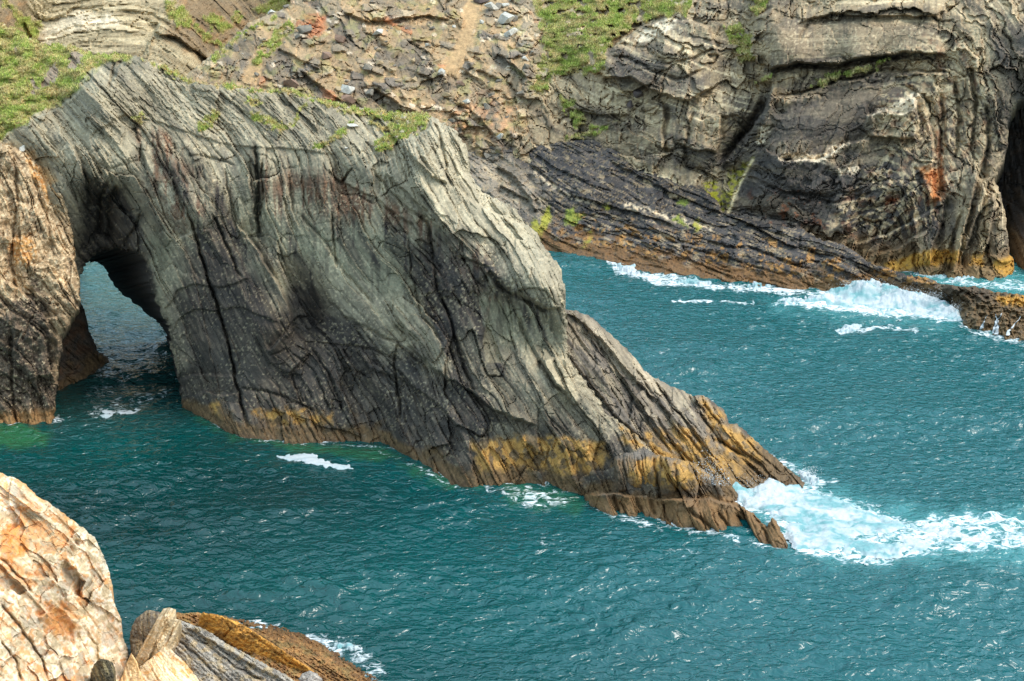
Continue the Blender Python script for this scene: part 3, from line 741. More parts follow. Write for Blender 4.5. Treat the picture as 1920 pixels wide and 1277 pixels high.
    g2 = mixc(grass_colour(px, py, 482, 0.25), 0.45 * sstep(0.1, 0.4, fbm(px / 7, py / 6, 484, 3)), S(186, 128, 58))
    col = mixc(col, c['turf'], g2)
    gm = np.clip(c['grass'] - c['turf'], 0, 1)
    col = col * (1 - gm[:, None]) + g * gm[:, None]
    col = mixc(col, c['outcrop'], S(140, 128, 112))
    # orange staining where the bridge meets the tan buttress
    col = mixc(col, 0.55 * pmask(px, py, [(-230, 262), (0, 262), (60, 285), (110, 340), (60, 350), (-230, 330)], 10, 8, 20, 486), S(196, 160, 106))
    return col, wet
def arch_skirt(x, y, ri, d):
    arch_edge = (x < 352) & (y > 400) & (x > 90)
    t = sstep(480, 660, y)                                      # the tunnel runs back and to the left
    full = np.stack([-12.5 + 5.5 * t, 26.0 + 0 * t, -8.2 + 0.6 * t], 1)
    d[arch_edge] = (full * (0.02, 0.5, 1.0)[ri])[arch_edge]
    return d
def tunnel_col(x, y, col):                                      # enclosed shade painted near-black on the tunnel walls, over wet rock's dark tone
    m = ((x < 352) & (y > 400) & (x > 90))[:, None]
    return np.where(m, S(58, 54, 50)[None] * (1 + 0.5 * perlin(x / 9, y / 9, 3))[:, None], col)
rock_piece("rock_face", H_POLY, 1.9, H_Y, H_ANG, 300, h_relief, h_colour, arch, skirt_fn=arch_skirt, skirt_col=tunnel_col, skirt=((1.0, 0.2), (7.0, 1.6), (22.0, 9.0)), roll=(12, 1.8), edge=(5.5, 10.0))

# the tan buttress left of the opening
def b_relief(c):
    r, tone = rock_relief(c['A'], c['B'], c['px'], c['py'], 520, 1.0, (1.0, 1, 0.6, 0.6), ridge=0.5)
    return r + feat(c['px'], c['py'], B_FEAT, 530) + 0.5 * fbm(c['px'] / 25, c['py'] / 25, 531, 4), dict(tone=tone)
B_FEAT = [('g', [(25, 290), (35, 380), (20, 470), (30, 560)], 1.0, 3), ('s', [(0, 520), (60, 560), (110, 640)], 0.7, 14), ('g', [(60, 330), (85, 400), (100, 470)], 0.7, 2.6), ('s', [(20, 660), (60, 600), (130, 590)], 0.6, 14),
          ('s', [(0, 700), (50, 715), (105, 700)], -0.6, 12), ('g', [(20, 620), (22, 720), (30, 790)], 0.8, 3), ('g', [(60, 540), (70, 580), (40, 640)], 0.6, 2.4), ('s', [(0, 440), (50, 450), (90, 430)], 0.5, 12)]
def b_colour(c):
    px, py, z, A, B = c['px'], c['py'], c['z'], c['A'], c['B']
    n = fbm(px / 40, py / 40, 541, 4); ns = fbm(A / 60, B / 9, 542, 4); nf = fbm(px / 7, py / 7, 543, 3)
    col = np.tile(S(158, 140, 112), (px.size, 1))
    col = mixc(col, 0.7 * sstep(0, 0.5, ns), S(178, 162, 132)); col = mixc(col, 0.6 * sstep(0.05, 0.5, -ns), S(118, 105, 88))
    col = mixc(col, 0.75 * np.maximum(pmask(px, py, [(15, 450), (60, 440), (70, 490), (30, 500)], 8, 8, 14, 544), pmask(px, py, [(50, 290), (80, 320), (110, 370), (95, 380), (60, 330)], 6, 6, 14, 545)), S(190, 144, 84))
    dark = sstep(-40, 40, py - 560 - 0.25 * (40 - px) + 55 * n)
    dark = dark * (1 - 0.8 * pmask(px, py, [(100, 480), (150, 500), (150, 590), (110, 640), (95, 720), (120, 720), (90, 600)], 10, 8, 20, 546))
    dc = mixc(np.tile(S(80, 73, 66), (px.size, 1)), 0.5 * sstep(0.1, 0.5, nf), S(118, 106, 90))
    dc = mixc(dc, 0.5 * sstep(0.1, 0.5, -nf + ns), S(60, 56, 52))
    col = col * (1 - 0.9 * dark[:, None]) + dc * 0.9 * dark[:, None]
    col = mixc(col, 0.8 * sstep(0.5, 0.65, fbm(px / 6, py / 6, 548, 3) + 0.3 * sstep(600, 520, py)), S(192, 180, 152))
    col *= (1 + 0.40 * c['tone'] + 0.15 * nf)[:, None]
    col, wet = tide_bands(c, col, np.zeros(px.shape), 0 * px)
    col = mixc(col, 0.7 * sstep(2.2, 1.0, z) * sstep(-0.2, 0.8, z + 0.3), S(142, 112, 74))
    return col, wet
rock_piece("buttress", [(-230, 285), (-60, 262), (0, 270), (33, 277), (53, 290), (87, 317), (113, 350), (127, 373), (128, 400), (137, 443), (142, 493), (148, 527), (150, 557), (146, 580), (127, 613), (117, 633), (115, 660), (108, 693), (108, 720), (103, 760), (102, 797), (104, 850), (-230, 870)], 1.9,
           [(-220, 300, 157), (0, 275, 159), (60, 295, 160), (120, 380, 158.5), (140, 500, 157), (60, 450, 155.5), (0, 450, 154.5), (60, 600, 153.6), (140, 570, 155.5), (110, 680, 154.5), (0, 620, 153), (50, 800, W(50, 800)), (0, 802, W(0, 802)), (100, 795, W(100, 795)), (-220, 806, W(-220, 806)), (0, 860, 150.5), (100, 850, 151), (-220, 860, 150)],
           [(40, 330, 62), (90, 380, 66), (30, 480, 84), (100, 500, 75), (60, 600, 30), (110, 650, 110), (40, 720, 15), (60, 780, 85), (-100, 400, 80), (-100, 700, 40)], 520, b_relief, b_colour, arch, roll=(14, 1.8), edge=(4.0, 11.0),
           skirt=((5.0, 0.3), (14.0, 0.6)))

# darker rusty pier seen through the opening, behind the buttress
def i_relief(c):
    r, tone = rock_relief(c['A'], c['B'], c['px'], c['py'], 560, 0.9, (0.6, 1, 1, 1)); return r, dict(tone=tone)
def i_colour(c):
    px, py = c['px'], c['py']; n = fbm(px / 18, py / 18, 561, 4)
    col = np.tile(S(82, 72, 62), (px.size, 1)); col = mixc(col, 0.7 * sstep(-0.1, 0.4, n), S(96, 72, 54)); col = mixc(col, 0.7 * sstep(0.1, 0.5, -n), S(70, 66, 62))
    col *= (1 + 0.4 * c['tone'])[:, None]
    return tide_bands(c, col, np.zeros(px.shape), 0 * px)
rock_piece("inner_pier", [(60, 500), (120, 520), (150, 565), (163, 600), (170, 627), (180, 647), (182, 662), (193, 661), (207, 677), (200, 690), (180, 720), (110, 760), (60, 770)], 1.9,
           [(80, 520, 168), (150, 570, 172), (180, 650, 174), (205, 678, W(205, 678)), (180, 700, W(180, 700)), (110, 733, W(110, 733)), (70, 760, 160), (120, 640, 168), (180, 720, 169)],
           [(120, 600, 80), (170, 640, 60), (130, 700, 20)], 560, i_relief, i_colour, arch, roll=(8, 2.0), edge=(4, 9), skirt=((4, 0.5), (10, 2)))

# the dark fin behind the crack, running down to the point
T_FEAT = [('g', [(1285, 735), (1310, 775), (1340, 825), (1380, 850), (1440, 905)], 1.6, 5), ('s', [(1298, 743), (1320, 790), (1350, 830), (1430, 880)], 0.9, 14), ('g', [(1070, 690), (1110, 735), (1160, 790), (1210, 830)], 0.9, 3), ('s', [(1090, 600), (1130, 640), (1180, 700), (1240, 760), (1290, 830)], -0.9, 18),
          ('g', [(1120, 640), (1170, 720), (1220, 800), (1260, 850)], 0.7, 2.6), ('g', [(1190, 690), (1240, 760), (1290, 820), (1340, 880)], 0.7, 2.6), ('s', [(1180, 790), (1190, 740), (1210, 730), (1225, 760)], 0.7, 10), ('g', [(1240, 730), (1290, 800), (1350, 870)], 0.6, 2.2), ('g', [(1380, 805), (1420, 850), (1470, 890)], 0.5, 2.2), ('g', [(1230, 780), (1260, 830), (1300, 870)], 0.6, 2.2)]
def t_relief(c):
    r, tone = rock_relief(c['A'], c['B'], c['px'], c['py'], 580, 1.0, (1.0, 1, 0.6, 0.5), ridge=0.6); return r + feat(c['px'], c['py'], T_FEAT, 590), dict(tone=tone)
def t_colour(c):
    px, py, z, A, B = c['px'], c['py'], c['z'], c['A'], c['B']
    n = fbm(px / 40, py / 40, 581, 4); ns = fbm(A / 90, B / 8, 582, 4)
    col = np.tile(S(112, 106, 96), (px.size, 1)); col = mixc(col, 0.7 * sstep(0, 0.5, ns), S(150, 142, 122)); col = mixc(col, 0.8 * sstep(0, 0.5, -ns + 0.4 * n), S(82, 79, 75))
    col = mixc(col, 0.6 * pmask(px, py, [(1090, 590), (1140, 620), (1200, 690), (1300, 750), (1280, 770), (1180, 700), (1110, 630)], 10, 8, 20, 583), S(158, 150, 130))
    col *= (1 + 0.45 * c['tone'])[:, None]
    och = np.maximum(pmask(px, py, [(1310, 750), (1340, 760), (1370, 800), (1420, 830), (1430, 880), (1360, 850), (1330, 800)], 9, 8, 16, 585), 0.95 * pmask(px, py, [(1210, 810), (1290, 800), (1340, 840), (1420, 900), (1400, 920), (1300, 880), (1220, 860)], 12, 14, 20, 586))
    return tide_bands(c, col, np.zeros(px.shape), och, barn_h=2.6)
rock_piece("tip_fin", [(1030, 560), (1065, 582), (1083, 583), (1107, 593), (1133, 617), (1160, 640), (1187, 667), (1207, 693), (1227, 708), (1250, 720), (1280, 732), (1298, 743), (1317, 740), (1337, 753), (1357, 770), (1368, 793), (1383, 797), (1400, 810), (1432, 840), (1478, 879), (1511, 901), (1515, 930), (1445, 905), (1452, 925), (1462, 936), (1455, 965), (1420, 985), (1340, 985), (1180, 960), (1080, 820), (1030, 680)], 1.9,
           [(1040, 570, 148), (1083, 583, 148), (1160, 640, 145), (1250, 720, 142.5), (1317, 740, 142.8), (1400, 812, 140), (1478, 879, 138), (1511, 901, W(1511, 901)), (1436, 900, 135.4), (1458, 940, W(1458, 940)), (1420, 960, 131.5), (1515, 930, 134), (1300, 890, 134.2), (1340, 920, 132.4), (1250, 830, 136), (1200, 780, 138), (1150, 700, 141), (1100, 650, 143.6), (1070, 690, 143), (1120, 770, 139.4), (1200, 860, 135.2), (1350, 980, 130.5), (1200, 960, 132.5), (1380, 850, 137.2), (1330, 800, 138.8), (1300, 790, 138.6)],
           [(1100, 620, 55), (1160, 720, 58), (1230, 760, 54), (1300, 830, 54), (1400, 860, 44), (1350, 780, 60), (1430, 920, 60)], 580, t_relief, t_colour, arch, roll=(13, 1.8), edge=(3.5, 10.0))

# the stepped block and the toe slabs in front of it
L_FEAT = [('s', [(1101, 925), (1150, 925), (1240, 935), (1330, 935), (1400, 955)], 1.5, 26), ('s', [(1151, 858), (1156, 900), (1160, 925)], -0.8, 12), ('g', [(1195, 860), (1203, 890), (1208, 920)], 0.7, 3), ('g', [(1225, 858), (1232, 890), (1236, 920)], 0.8, 3), ('g', [(1262, 865), (1268, 890), (1272, 925)], 0.7, 3), ('g', [(1300, 870), (1306, 900), (1315, 930)], 0.6, 2.6),
          ('g', [(1150, 930), (1160, 960)], 0.9, 3), ('g', [(1185, 922), (1200, 950), (1205, 975)], 1.0, 3.4), ('g', [(1215, 925), (1228, 965)], 0.9, 3), ('g', [(1290, 955), (1330, 985), (1345, 1000)], 0.9, 3.4), ('g', [(1345, 960), (1375, 1000), (1385, 1020)], 0.9, 3), ('g', [(1380, 965), (1405, 990), (1420, 1020)], 1.1, 3), ('g', [(1410, 965), (1430, 990), (1445, 1022)], 1.1, 3), ('s', [(1240, 945), (1250, 975), (1265, 990)], 0.8, 10)]
def l_relief(c):
    r, tone = rock_relief(c['A'], c['B'], c['px'], c['py'], 620, 1.0, (1.3, 0.6, 0.4, 0.4), ridge=0.4); return r + feat(c['px'], c['py'], L_FEAT, 625), dict(tone=tone)
def l_colour(c):
    px, py, z = c['px'], c['py'], c['z']; n = fbm(px / 25, py / 25, 621, 4)
    col = mixc(np.tile(S(92, 84, 72), (px.size, 1)), 0.7 * sstep(0, 0.5, n), S(120, 104, 82)); col = mixc(col, sstep(870, 845, py + 10 * n) * 0.8, S(96, 95, 92))
    col *= (1 + 0.45 * c['tone'])[:, None]
    och = pmask(px, py, [(1180, 865), (1230, 858), (1300, 865), (1330, 890), (1290, 920), (1190, 920)], 8, 8, 16, 622)
    col, wet = tide_bands(c, col, np.zeros(px.shape), och, barn_h=1.4)
    low = sstep(925, 940, py + 6 * n) * sstep(-0.1, 0.6, z)
    col = mixc(col, 0.6 * low, S(128, 102, 70))
    return col, wet
rock_piece("toe_block", [(1095, 925), (1140, 915), (1150, 900), (1151, 856), (1180, 846), (1208, 838), (1228, 852), (1262, 860), (1301, 867), (1336, 894), (1359, 925), (1393, 950), (1417, 967), (1438, 988), (1447, 971), (1456, 977), (1480, 1028), (1484, 1060), (1300, 1040), (1150, 1000), (1090, 970)], 1.5,
           [(1105, 940, W(1105, 940)), (1150, 962, W(1150, 962)), (1200, 974, W(1200, 974)), (1240, 980, W(1240, 980)), (1300, 992, W(1300, 992)), (1440, 1020, W(1440, 1020)), (1478, 1023, W(1478, 1023)), (1100, 925, 132.3), (1151, 858, 131.6), (1208, 840, 132), (1262, 862, 130.6), (1301, 868, 130.4), (1359, 925, 127.8), (1393, 950, 126.4), (1447, 973, 124.2), (1440, 990, 123.6), (1165, 880, 130.2), (1200, 900, 129.0), (1280, 905, 128.0), (1300, 935, 128.4), (1300, 950, 127.0), (1220, 935, 129.2), (1380, 985, 124.8), (1484, 1060, 120.5), (1300, 1040, 124), (1100, 970, 130.6), (1180, 945, 129)],
           [(1180, 880, 85), (1260, 890, 82), (1330, 910, 70), (1150, 945, 60), (1300, 980, 58), (1420, 1000, 62), (1220, 950, 60)], 620, l_relief, l_colour, arch, roll=(9, 1.1), edge=(3.0, 8.0), skirt=((2.0, 0.8), (5, 4)))
# ------------------------------------------------------------------ the mainland cliff across the inlet
cliff = empty("cliff", tuple(at(1700, 510, W(1700, 510))))
tag(cliff, "tall folded rock cliff with scree, grass patches and a dark cave across the inlet", "cliff")
F_ANG = [(1500, 60, 2), (1650, 130, -5), (1480, 200, -18), (1600, 190, -12), (1420, 290, 30), (1250, 120, 20), (1250, 180, 30), (1200, 260, 22), (1750, 280, 82), (1800, 180, 88), (1850, 80, 75), (1850, 400, 112), (1800, 420, 110), (1700, 60, 0), (1620, 300, 0),
         (1620, 430, -28), (1500, 330, 8), (1300, 230, 15), (1300, 60, 10), (1100, 350, 28), (1000, 330, 42), (950, 250, 52), (700, 250, 42), (750, 150, 46), (600, 100, 50), (900, 120, 44), (1060, 80, 60), (450, 100, 55), (1720, 470, 95), (1500, 400, 12), (2000, 200, 80), (1100, 200, 35), (800, 30, 30)]
F_POLY = [(300, 215), (347, 143), (383, 113), (417, 90), (443, 63), (467, 43), (520, 20), (543, 7), (560, -60), (600, -170), (2150, -170), (2150, 190), (1935, 186), (1915, 192), (1900, 207), (1891, 230), (1888, 283), (1876, 318), (1862, 335), (1872, 352), (1884, 393), (1889, 437), (1893, 473), (1902, 495), (1898, 530), (1880, 555), (1640, 560), (1300, 560), (860, 430), (700, 330), (400, 280)]
F_Y = [(347, 143, 292), (417, 90, 302), (467, 43, 312), (520, 20, 320), (560, -100, 345), (300, 215, 285), (450, 160, 284), (560, 180, 280), (600, 100, 294), (640, 0, 318), (640, -160, 352), (700, 200, 280), (760, 100, 296), (880, 60, 304), (870, 0, 320), (880, -160, 352), (800, 230, 274), (950, 100, 292), (950, 250, 268), (1000, 0, 315), (1010, 150, 280), (1000, 300, 262), (880, 330, 264),
       (1060, 60, 292), (1060, 140, 278), (1140, 100, 272), (1200, 40, 284), (1200, -150, 330), (1070, 230, 268), (1150, 240, 262), (1130, 180, 266), (1240, 100, 262), (1250, 160, 258.5), (1260, 220, 254), (1240, 270, 252), (1330, 120, 258), (1330, 30, 268), (1330, 200, 250.5), (1340, 280, 247), (1300, 320, 248), (1400, 60, 262), (1390, 150, 257),
       (1430, 200, 249), (1400, 260, 249), (1375, 320, 247), (1340, 380, 242), (1440, 60, 252), (1500, 20, 257), (1500, -150, 285), (1500, 90, 248.5), (1600, 70, 247), (1700, 60, 246), (1600, 0, 254), (1700, -150, 280), (1480, 125, 247.5), (1620, 112, 246), (1480, 160, 248.5), (1560, 140, 248.5), (1650, 128, 247), (1470, 220, 244), (1560, 200, 242.5), (1650, 180, 242), (1450, 280, 241.5), (1560, 280, 238.5), (1640, 240, 238.6), (1700, 220, 237),
       (1440, 350, 238), (1400, 410, 236.5), (1540, 360, 235.5), (1620, 350, 233), (1700, 330, 231), (1560, 430, 231), (1500, 440, 233), (1640, 430, 228), (1720, 420, 225), (1640, 500, 222.5), (1700, 512, W(1700, 512)), (1780, 520, W(1780, 520)), (1880, 525, W(1880, 525)), (1780, 200, 238), (1780, 100, 243), (1780, 300, 230), (1830, 330, 226), (1770, 400, 224.5), (1840, 420, 220.5), (1880, 420, 221), (1895, 500, 217.6), (1840, 480, 218.4), (1760, 480, 221),
       (1850, 200, 234), (1880, 280, 231), (1850, 60, 242), (1930, 170, 234), (1930, 50, 240), (2140, 150, 230), (2140, -150, 262), (1860, -150, 268), (1700, 555, 217), (1880, 555, 214), (1400, 555, 228), (1000, 470, 250)]
F_FEAT = [
    ('s', [(1490, 45), (1520, 36), (1563, 24), (1620, 31), (1700, 30), (1747, 30), (1780, 15)], -1.2, 18), ('s', [(1433, 132), (1493, 118), (1557, 121), (1630, 108), (1697, 98), (1780, 102)], -2.2, 24), ('g', [(1433, 136), (1493, 123), (1557, 126), (1630, 113), (1700, 104)], 1.6, 4),
    ('s', [(1447, 184), (1513, 174), (1567, 154), (1613, 148), (1647, 134), (1713, 134), (1780, 138)], 1.2, 20), ('g', [(1447, 182), (1513, 172), (1567, 152), (1613, 146), (1650, 131), (1780, 135)], 0.9, 2.4), ('s', [(1404, 105), (1408, 70), (1420, 30), (1450, 15)], 1.8, 18), ('g', [(1500, 78), (1505, 60), (1515, 45)], 0.8, 3),
    ('s', [(1447, 150), (1443, 187), (1415, 233), (1380, 275), (1352, 308)], -3.0, 26), ('s', [(1353, 213), (1350, 260), (1345, 290)], 2.0, 14), ('g', [(1435, 190), (1410, 232), (1360, 300)], 2.2, 8),
    ('s', [(1460, 300), (1500, 302), (1545, 296), (1590, 268), (1640, 258)], 1.4, 18), ('s', [(1625, 218), (1660, 206), (1690, 214), (1715, 200)], 1.8, 16), ('s', [(1627, 258), (1680, 258), (1720, 262)], -1.5, 14), ('s', [(1716, 180), (1722, 230), (1716, 262)], 1.5, 14),
    ('s', [(1730, 180), (1745, 240), (1752, 300), (1745, 320)], 1.4, 16), ('g', [(1765, 180), (1770, 240), (1762, 310), (1768, 370)], 1.6, 4), ('g', [(1790, 150), (1800, 220), (1790, 300)], 1.6, 4), ('g', [(1820, 120), (1830, 200), (1822, 280)], 1.5, 4), ('g', [(1850, 200), (1855, 260), (1845, 320)], 1.6, 4), ('s', [(1727, 318), (1735, 350), (1743, 378), (1762, 372)], -0.9, 8),
    ('s', [(1842, 300), (1820, 381), (1803, 451), (1790, 510)], 1.8, 14), ('s', [(1856, 333), (1831, 409), (1810, 470)], 1.6, 12), ('s', [(1870, 360), (1860, 420), (1845, 480)], 1.2, 12), ('s', [(1775, 367), (1768, 410), (1750, 460), (1745, 500)], 1.2, 12), ('g', [(1803, 400), (1785, 460), (1780, 515)], 1.2, 3.4),
    ('s', [(1600, 458), (1662, 438), (1718, 410), (1760, 385)], 1.5, 18), ('s', [(1620, 485), (1680, 465), (1740, 430)], 1.0, 14), ('s', [(1560, 430), (1620, 400), (1680, 380), (1720, 350)], 1.0, 14), ('g', [(1480, 360), (1560, 380), (1640, 360)], 0.8, 3), ('g', [(1400, 330), (1470, 360), (1560, 370)], 0.8, 3),
    ('s', [(1137, 95), (1200, 50), (1260, 34), (1330, 50), (1350, 110)], 1.8, 20), ('g', [(1140, 105), (1180, 110), (1220, 130), (1270, 150), (1320, 130)], 1.1, 3.4), ('g', [(1150, 80), (1210, 90), (1250, 120), (1300, 110), (1340, 90)], 1.0, 3.4), ('s', [(1125, 145), (1180, 145), (1230, 172), (1290, 190), (1340, 160)], -1.8, 20),
    ('s', [(1170, 190), (1190, 215), (1200, 200), (1240, 195), (1250, 230)], 0.9, 10), ('g', [(1252, 200), (1246, 250), (1250, 290)], 1.5, 4), ('g', [(1300, 210), (1290, 260), (1285, 300)], 1.2, 3.4), ('s', [(1260, 260), (1300, 280), (1345, 285)], -1.0, 12), ('s', [(1060, 200), (1120, 215), (1180, 215)], -0.8, 12),
    ('s', [(930, 100), (960, 120), (990, 148)], -1.6, 12), ('s', [(870, 110), (890, 130), (940, 150)], -1.0, 10), ('s', [(700, 165), (740, 190), (790, 215)], -1.6, 14), ('s', [(560, 130), (600, 160), (640, 190)], -1.3, 12), ('s', [(520, 90), (560, 110), (600, 130)], -1.2, 12), ('s', [(640, 20), (690, 40), (740, 36), (800, 30), (850, 40)], -1.4, 14), ('s', [(860, 190), (900, 220), (930, 260)], -1.0, 12), ('s', [(760, 210), (800, 240), (860, 250)], -1.0, 12),
]
GRASS_F = [[(990, -60), (1000, 0), (1010, 33), (1017, 83), (1007, 133), (1040, 137), (1090, 140), (1133, 130), (1137, 87), (1173, 60), (1207, 37), (1257, 30), (1290, 15), (1300, -60)], [(1050, 180), (1066, 184), (1090, 213), (1100, 233), (1084, 238), (1057, 213)], [(1060, 263), (1107, 240), (1153, 227), (1140, 240), (1107, 257), (1075, 264)], [(1010, 140), (1030, 140), (1030, 165), (1005, 175), (985, 172)],
           [(1358, 48), (1385, 48), (1412, 67), (1404, 97), (1412, 118), (1395, 120), (1380, 100)], [(1413, -30), (1445, -30), (1440, 5), (1423, 27), (1405, 24)], [(1420, 155), (1447, 137), (1449, 144), (1428, 158)], [(1518, 165), (1557, 140), (1613, 127), (1668, 112), (1640, 128), (1580, 144), (1540, 161)],
           [(470, 118), (500, 75), (545, 35), (550, 55), (505, 105), (478, 125)], [(380, 118), (420, 90), (450, 62), (520, 20), (518, 30), (460, 62), (420, 100), (370, 135)], [(1280, -30), (1300, -30), (1290, 25), (1278, 28)]]
MOSS_F = [([(1318, 345), (1340, 338), (1352, 360), (1360, 385), (1350, 395), (1330, 370)], 0), ([(1370, 320), (1400, 305), (1410, 300), (1380, 350), (1365, 385), (1355, 370)], 1)]
SCREE = [(330, 180), (347, 143), (440, 70), (560, -40), (620, -170), (1000, -170), (1005, 30), (1010, 140), (980, 230), (960, 300), (860, 330), (700, 300)]
PATH = [(872, -60), (912, -60), (902, 30), (888, 80), (872, 112), (858, 145), (832, 135), (850, 90), (868, 50)]
def f_relief(c):
    px, py, A, B = c['px'], c['py'], c['A'], c['B']
    r, tone = rock_relief(A * 1.7, B * 0.85 + 15 * fbm(px / 48, py / 40, 699, 3), px, py, 700, 1.4, (1.4, 1.2, 0.5, 0.4), cross=2.6, ridge=0.25)
    sc = pmask(px, py, SCREE, 26, 22, 50, 701)
    path = np.maximum(pmask(px, py, PATH, 8, 7, 18, 702), pmask(px, py, [(452, 158), (470, 110), (515, 55), (500, 95), (484, 160)], 6, 5, 14, 703))
    g = np.zeros(px.shape)
    for i, p in enumerate(GRASS_F): g = np.maximum(g, pmask(px, py, p, 5, 8, 16, 710 + i))
    g = g * sstep(-0.55, -0.2, fbm(px / 22, py / 14, 725, 3))
    slab = np.maximum(pmask(px, py, [(1450, 50), (1560, 40), (1760, 45), (1770, 95), (1620, 105), (1440, 120)], 14, 8, 40, 726), pmask(px, py, [(1460, 200), (1580, 165), (1700, 150), (1690, 190), (1600, 250), (1560, 285), (1450, 270)], 18, 10, 40, 727))
    # rubble: angular lumps among soil, ribs of broken rock between
    F1, F2, r1, r2, ox, oy = worley(px / 25 + 0.5 * fbm(px / 30, py / 30, 730, 2), py / 15 - 0.30 * px / 25, 731)
    G1, G2, s1, s2, ux, uy = worley(px / 10, py / 6.5 - 0.3 * px / 9, 733)
    big = sstep(0.42, 0.55, r1); sm = sstep(0.55, 0.65, s1)
    rub = big * (1.3 * sstep(0.0, 0.25, F2 - F1) + 1.6 * (r2 - 0.5) * oy + 1.2 * (r1 - 0.6) * ox) + sm * (0.55 * sstep(0, 0.3, G2 - G1) + 0.6 * (s2 - 0.5) * uy) + 0.5 * fbm(px / 18, py / 14, 734, 3)
    rib = sstep(-0.12, 0.2, fbm(A / 150, B / 50, 735, 3))
    rs = rub * (0.45 + 0.75 * sstep(-0.3, 0.3, fbm(px / 60, py / 45, 736, 2))) * (1 - 0.6 * rib) + r * (0.25 + 0.75 * rib)
    rs = rs * (1 - 0.85 * path)
    rel = r * (1 - 0.72 * slab) * (1 - sc) + rs * sc + 1.35 * feat(px, py, F_FEAT, 740)
    lump = 1.5 * fbm(px / 30, py / 16, 745, 4) + 0.6 * np.abs(fbm(px / 9, py / 6, 746, 2))
    rel = rel * (1 - 0.85 * g) + g * (lump + 0.4)
    return rel, dict(tone=tone, sc=sc * (1 - 0), path=path, grass=g, slab=slab, rib=rib, rub=r2 * big, rub2=np.where(sm > 0.5, s2, 0.5))
def f_colour(c):
    px, py, z, A, B, tone, sc = c['px'], c['py'], c['z'], c['A'], c['B'], c['tone'], c['sc']
    n = fbm(px / 70, py / 55, 751, 4); ns = fbm(A / 120, B / 26, 752, 4); nf = fbm(px / 8, py / 8, 753, 3); nm = fbm(px / 24, py / 24, 754, 3)
    nv = fbm(px / 8, py / 90, 755, 3)
    col = np.tile(S(144, 131, 107), (px.size, 1))
    col = mixc(col, 0.75 * sstep(0, 0.5, ns), S(172, 159, 130)); col = mixc(col, 0.75 * sstep(0, 0.5, -ns + 0.3 * n), S(94, 88, 78))
    col = mixc(col, 0.85 * c['slab'], S(130, 119, 99))
    col = mixc(col, 0.5 * sstep(0.05, 0.45, nv) * sstep(1000, 1150, px), S(92, 86, 78))
    # dark lower walls
    dk = np.maximum.reduce([1.0 * pmask(px, py, [(1365, 330), (1420, 260), (1470, 275), (1560, 300), (1620, 270), (1720, 275), (1770, 330), (1790, 430), (1700, 490), (1580, 500), (1380, 450)], 28, 24, 50, 756), 0.9 * pmask(px, py, [(1450, 200), (1570, 160), (1720, 145), (1720, 190), (1640, 215), (1600, 260), (1540, 290), (1440, 280)], 20, 18, 40, 757),
                            0.85 * pmask(px, py, [(1400, 235), (1445, 150), (1450, 190), (1420, 250), (1370, 320), (1340, 310)], 8, 6, 20, 758), 0.8 * pmask(px, py, [(1860, 60), (1930, 40), (2150, 40), (2150, 190), (1900, 210), (1880, 330), (1840, 300), (1850, 180)], 22, 20, 40, 759), 0.55 * pmask(px, py, [(1700, 300), (1760, 200), (1830, 150), (1850, 330), (1760, 420)], 25, 25, 30, 760),  # first patch: shade of the deep gully put into the colour
                            0.7 * pmask(px, py, [(1130, 80), (1200, 95), (1250, 125), (1330, 140), (1320, 175), (1230, 172), (1150, 150)], 12, 16, 24, 761), 0.8 * pmask(px, py, [(1240, 255), (1270, 240), (1350, 290), (1330, 330), (1250, 300)], 12, 12, 20, 762), 0.75 * pmask(px, py, [(1434, 122), (1500, 108), (1640, 100), (1780, 95), (1780, 108), (1640, 116), (1560, 128), (1434, 138)], 5, 5, 20, 763)])  # last strip: shadow beneath the upper ledge, painted on
    dcol = np.tile(S(74, 71, 68), (px.size, 1)); dcol = mixc(dcol, 0.7 * sstep(0, 0.5, nm), S(60, 59, 59)); dcol = mixc(dcol, 0.6 * sstep(0.1, 0.5, ns), S(110, 102, 88))
    col = col * (1 - dk[:, None]) + dcol * dk[:, None]
    ch = pmask(px, py, [(1660, 190), (1740, 60), (1840, 40), (1880, 300), (1820, 330), (1750, 420), (1600, 480), (1560, 420), (1640, 300)], 30, 20, 40, 764)
    col = mixc(col, 0.75 * ch * sstep(0.12, 0.4, ridged(A / 40, B / 12, 765, 2) - 0.6 + nf * 0.5), S(184, 172, 142))
    col = mixc(col, 0.35 * ch * sstep(0.2, 0.55, nm + 0.4 * nf), S(140, 96, 66))
    # thin pale and rusty beds
    col = mixc(col, 0.8 * sstep(0.35, 0.6, fbm(A / 160, B / 7, 766, 3) - 0.12 + 0.25 * n) * sstep(1000, 1200, px) * (1 - 0.92 * dk) * (1 - 0.6 * c['slab']), S(196, 184, 154))
    col = mixc(col, 0.6 * sstep(0.25, 0.55, nm + 0.5 * nf) * pmask(px, py, [(1400, 360), (1520, 360), (1560, 420), (1440, 420)], 14, 14, 30, 767), S(128, 76, 46))
    fl = sstep(0.45, 0.62, fbm(px / 6, py / 5, 768, 3) + 0.25 * n)
    col = mixc(col, 0.5 * fl * (1 - sc) * (1 - 0.75 * dk), S(192, 182, 154))
    # scree
    soil = np.tile(S(156, 137, 108), (px.size, 1)); soil = mixc(soil, 0.7 * sstep(0, 0.5, nm), S(150, 134, 104)); soil = mixc(soil, 0.6 * sstep(0.1, 0.5, -nm + nf * 0.4), S(172, 148, 114))
    rr = c['rub']; st = mixc(soil, sstep(0.25, 0.4, rr), S(140, 130, 112)); st = mixc(st, 0.9 * sstep(0.55, 0.62, rr), S(112, 106, 98)); st = mixc(st, 0.8 * sstep(0.80, 0.86, rr), S(186, 170, 140)); st = mixc(st, 0.8 * sstep(0.93, 0.96, rr), S(168, 112, 76))
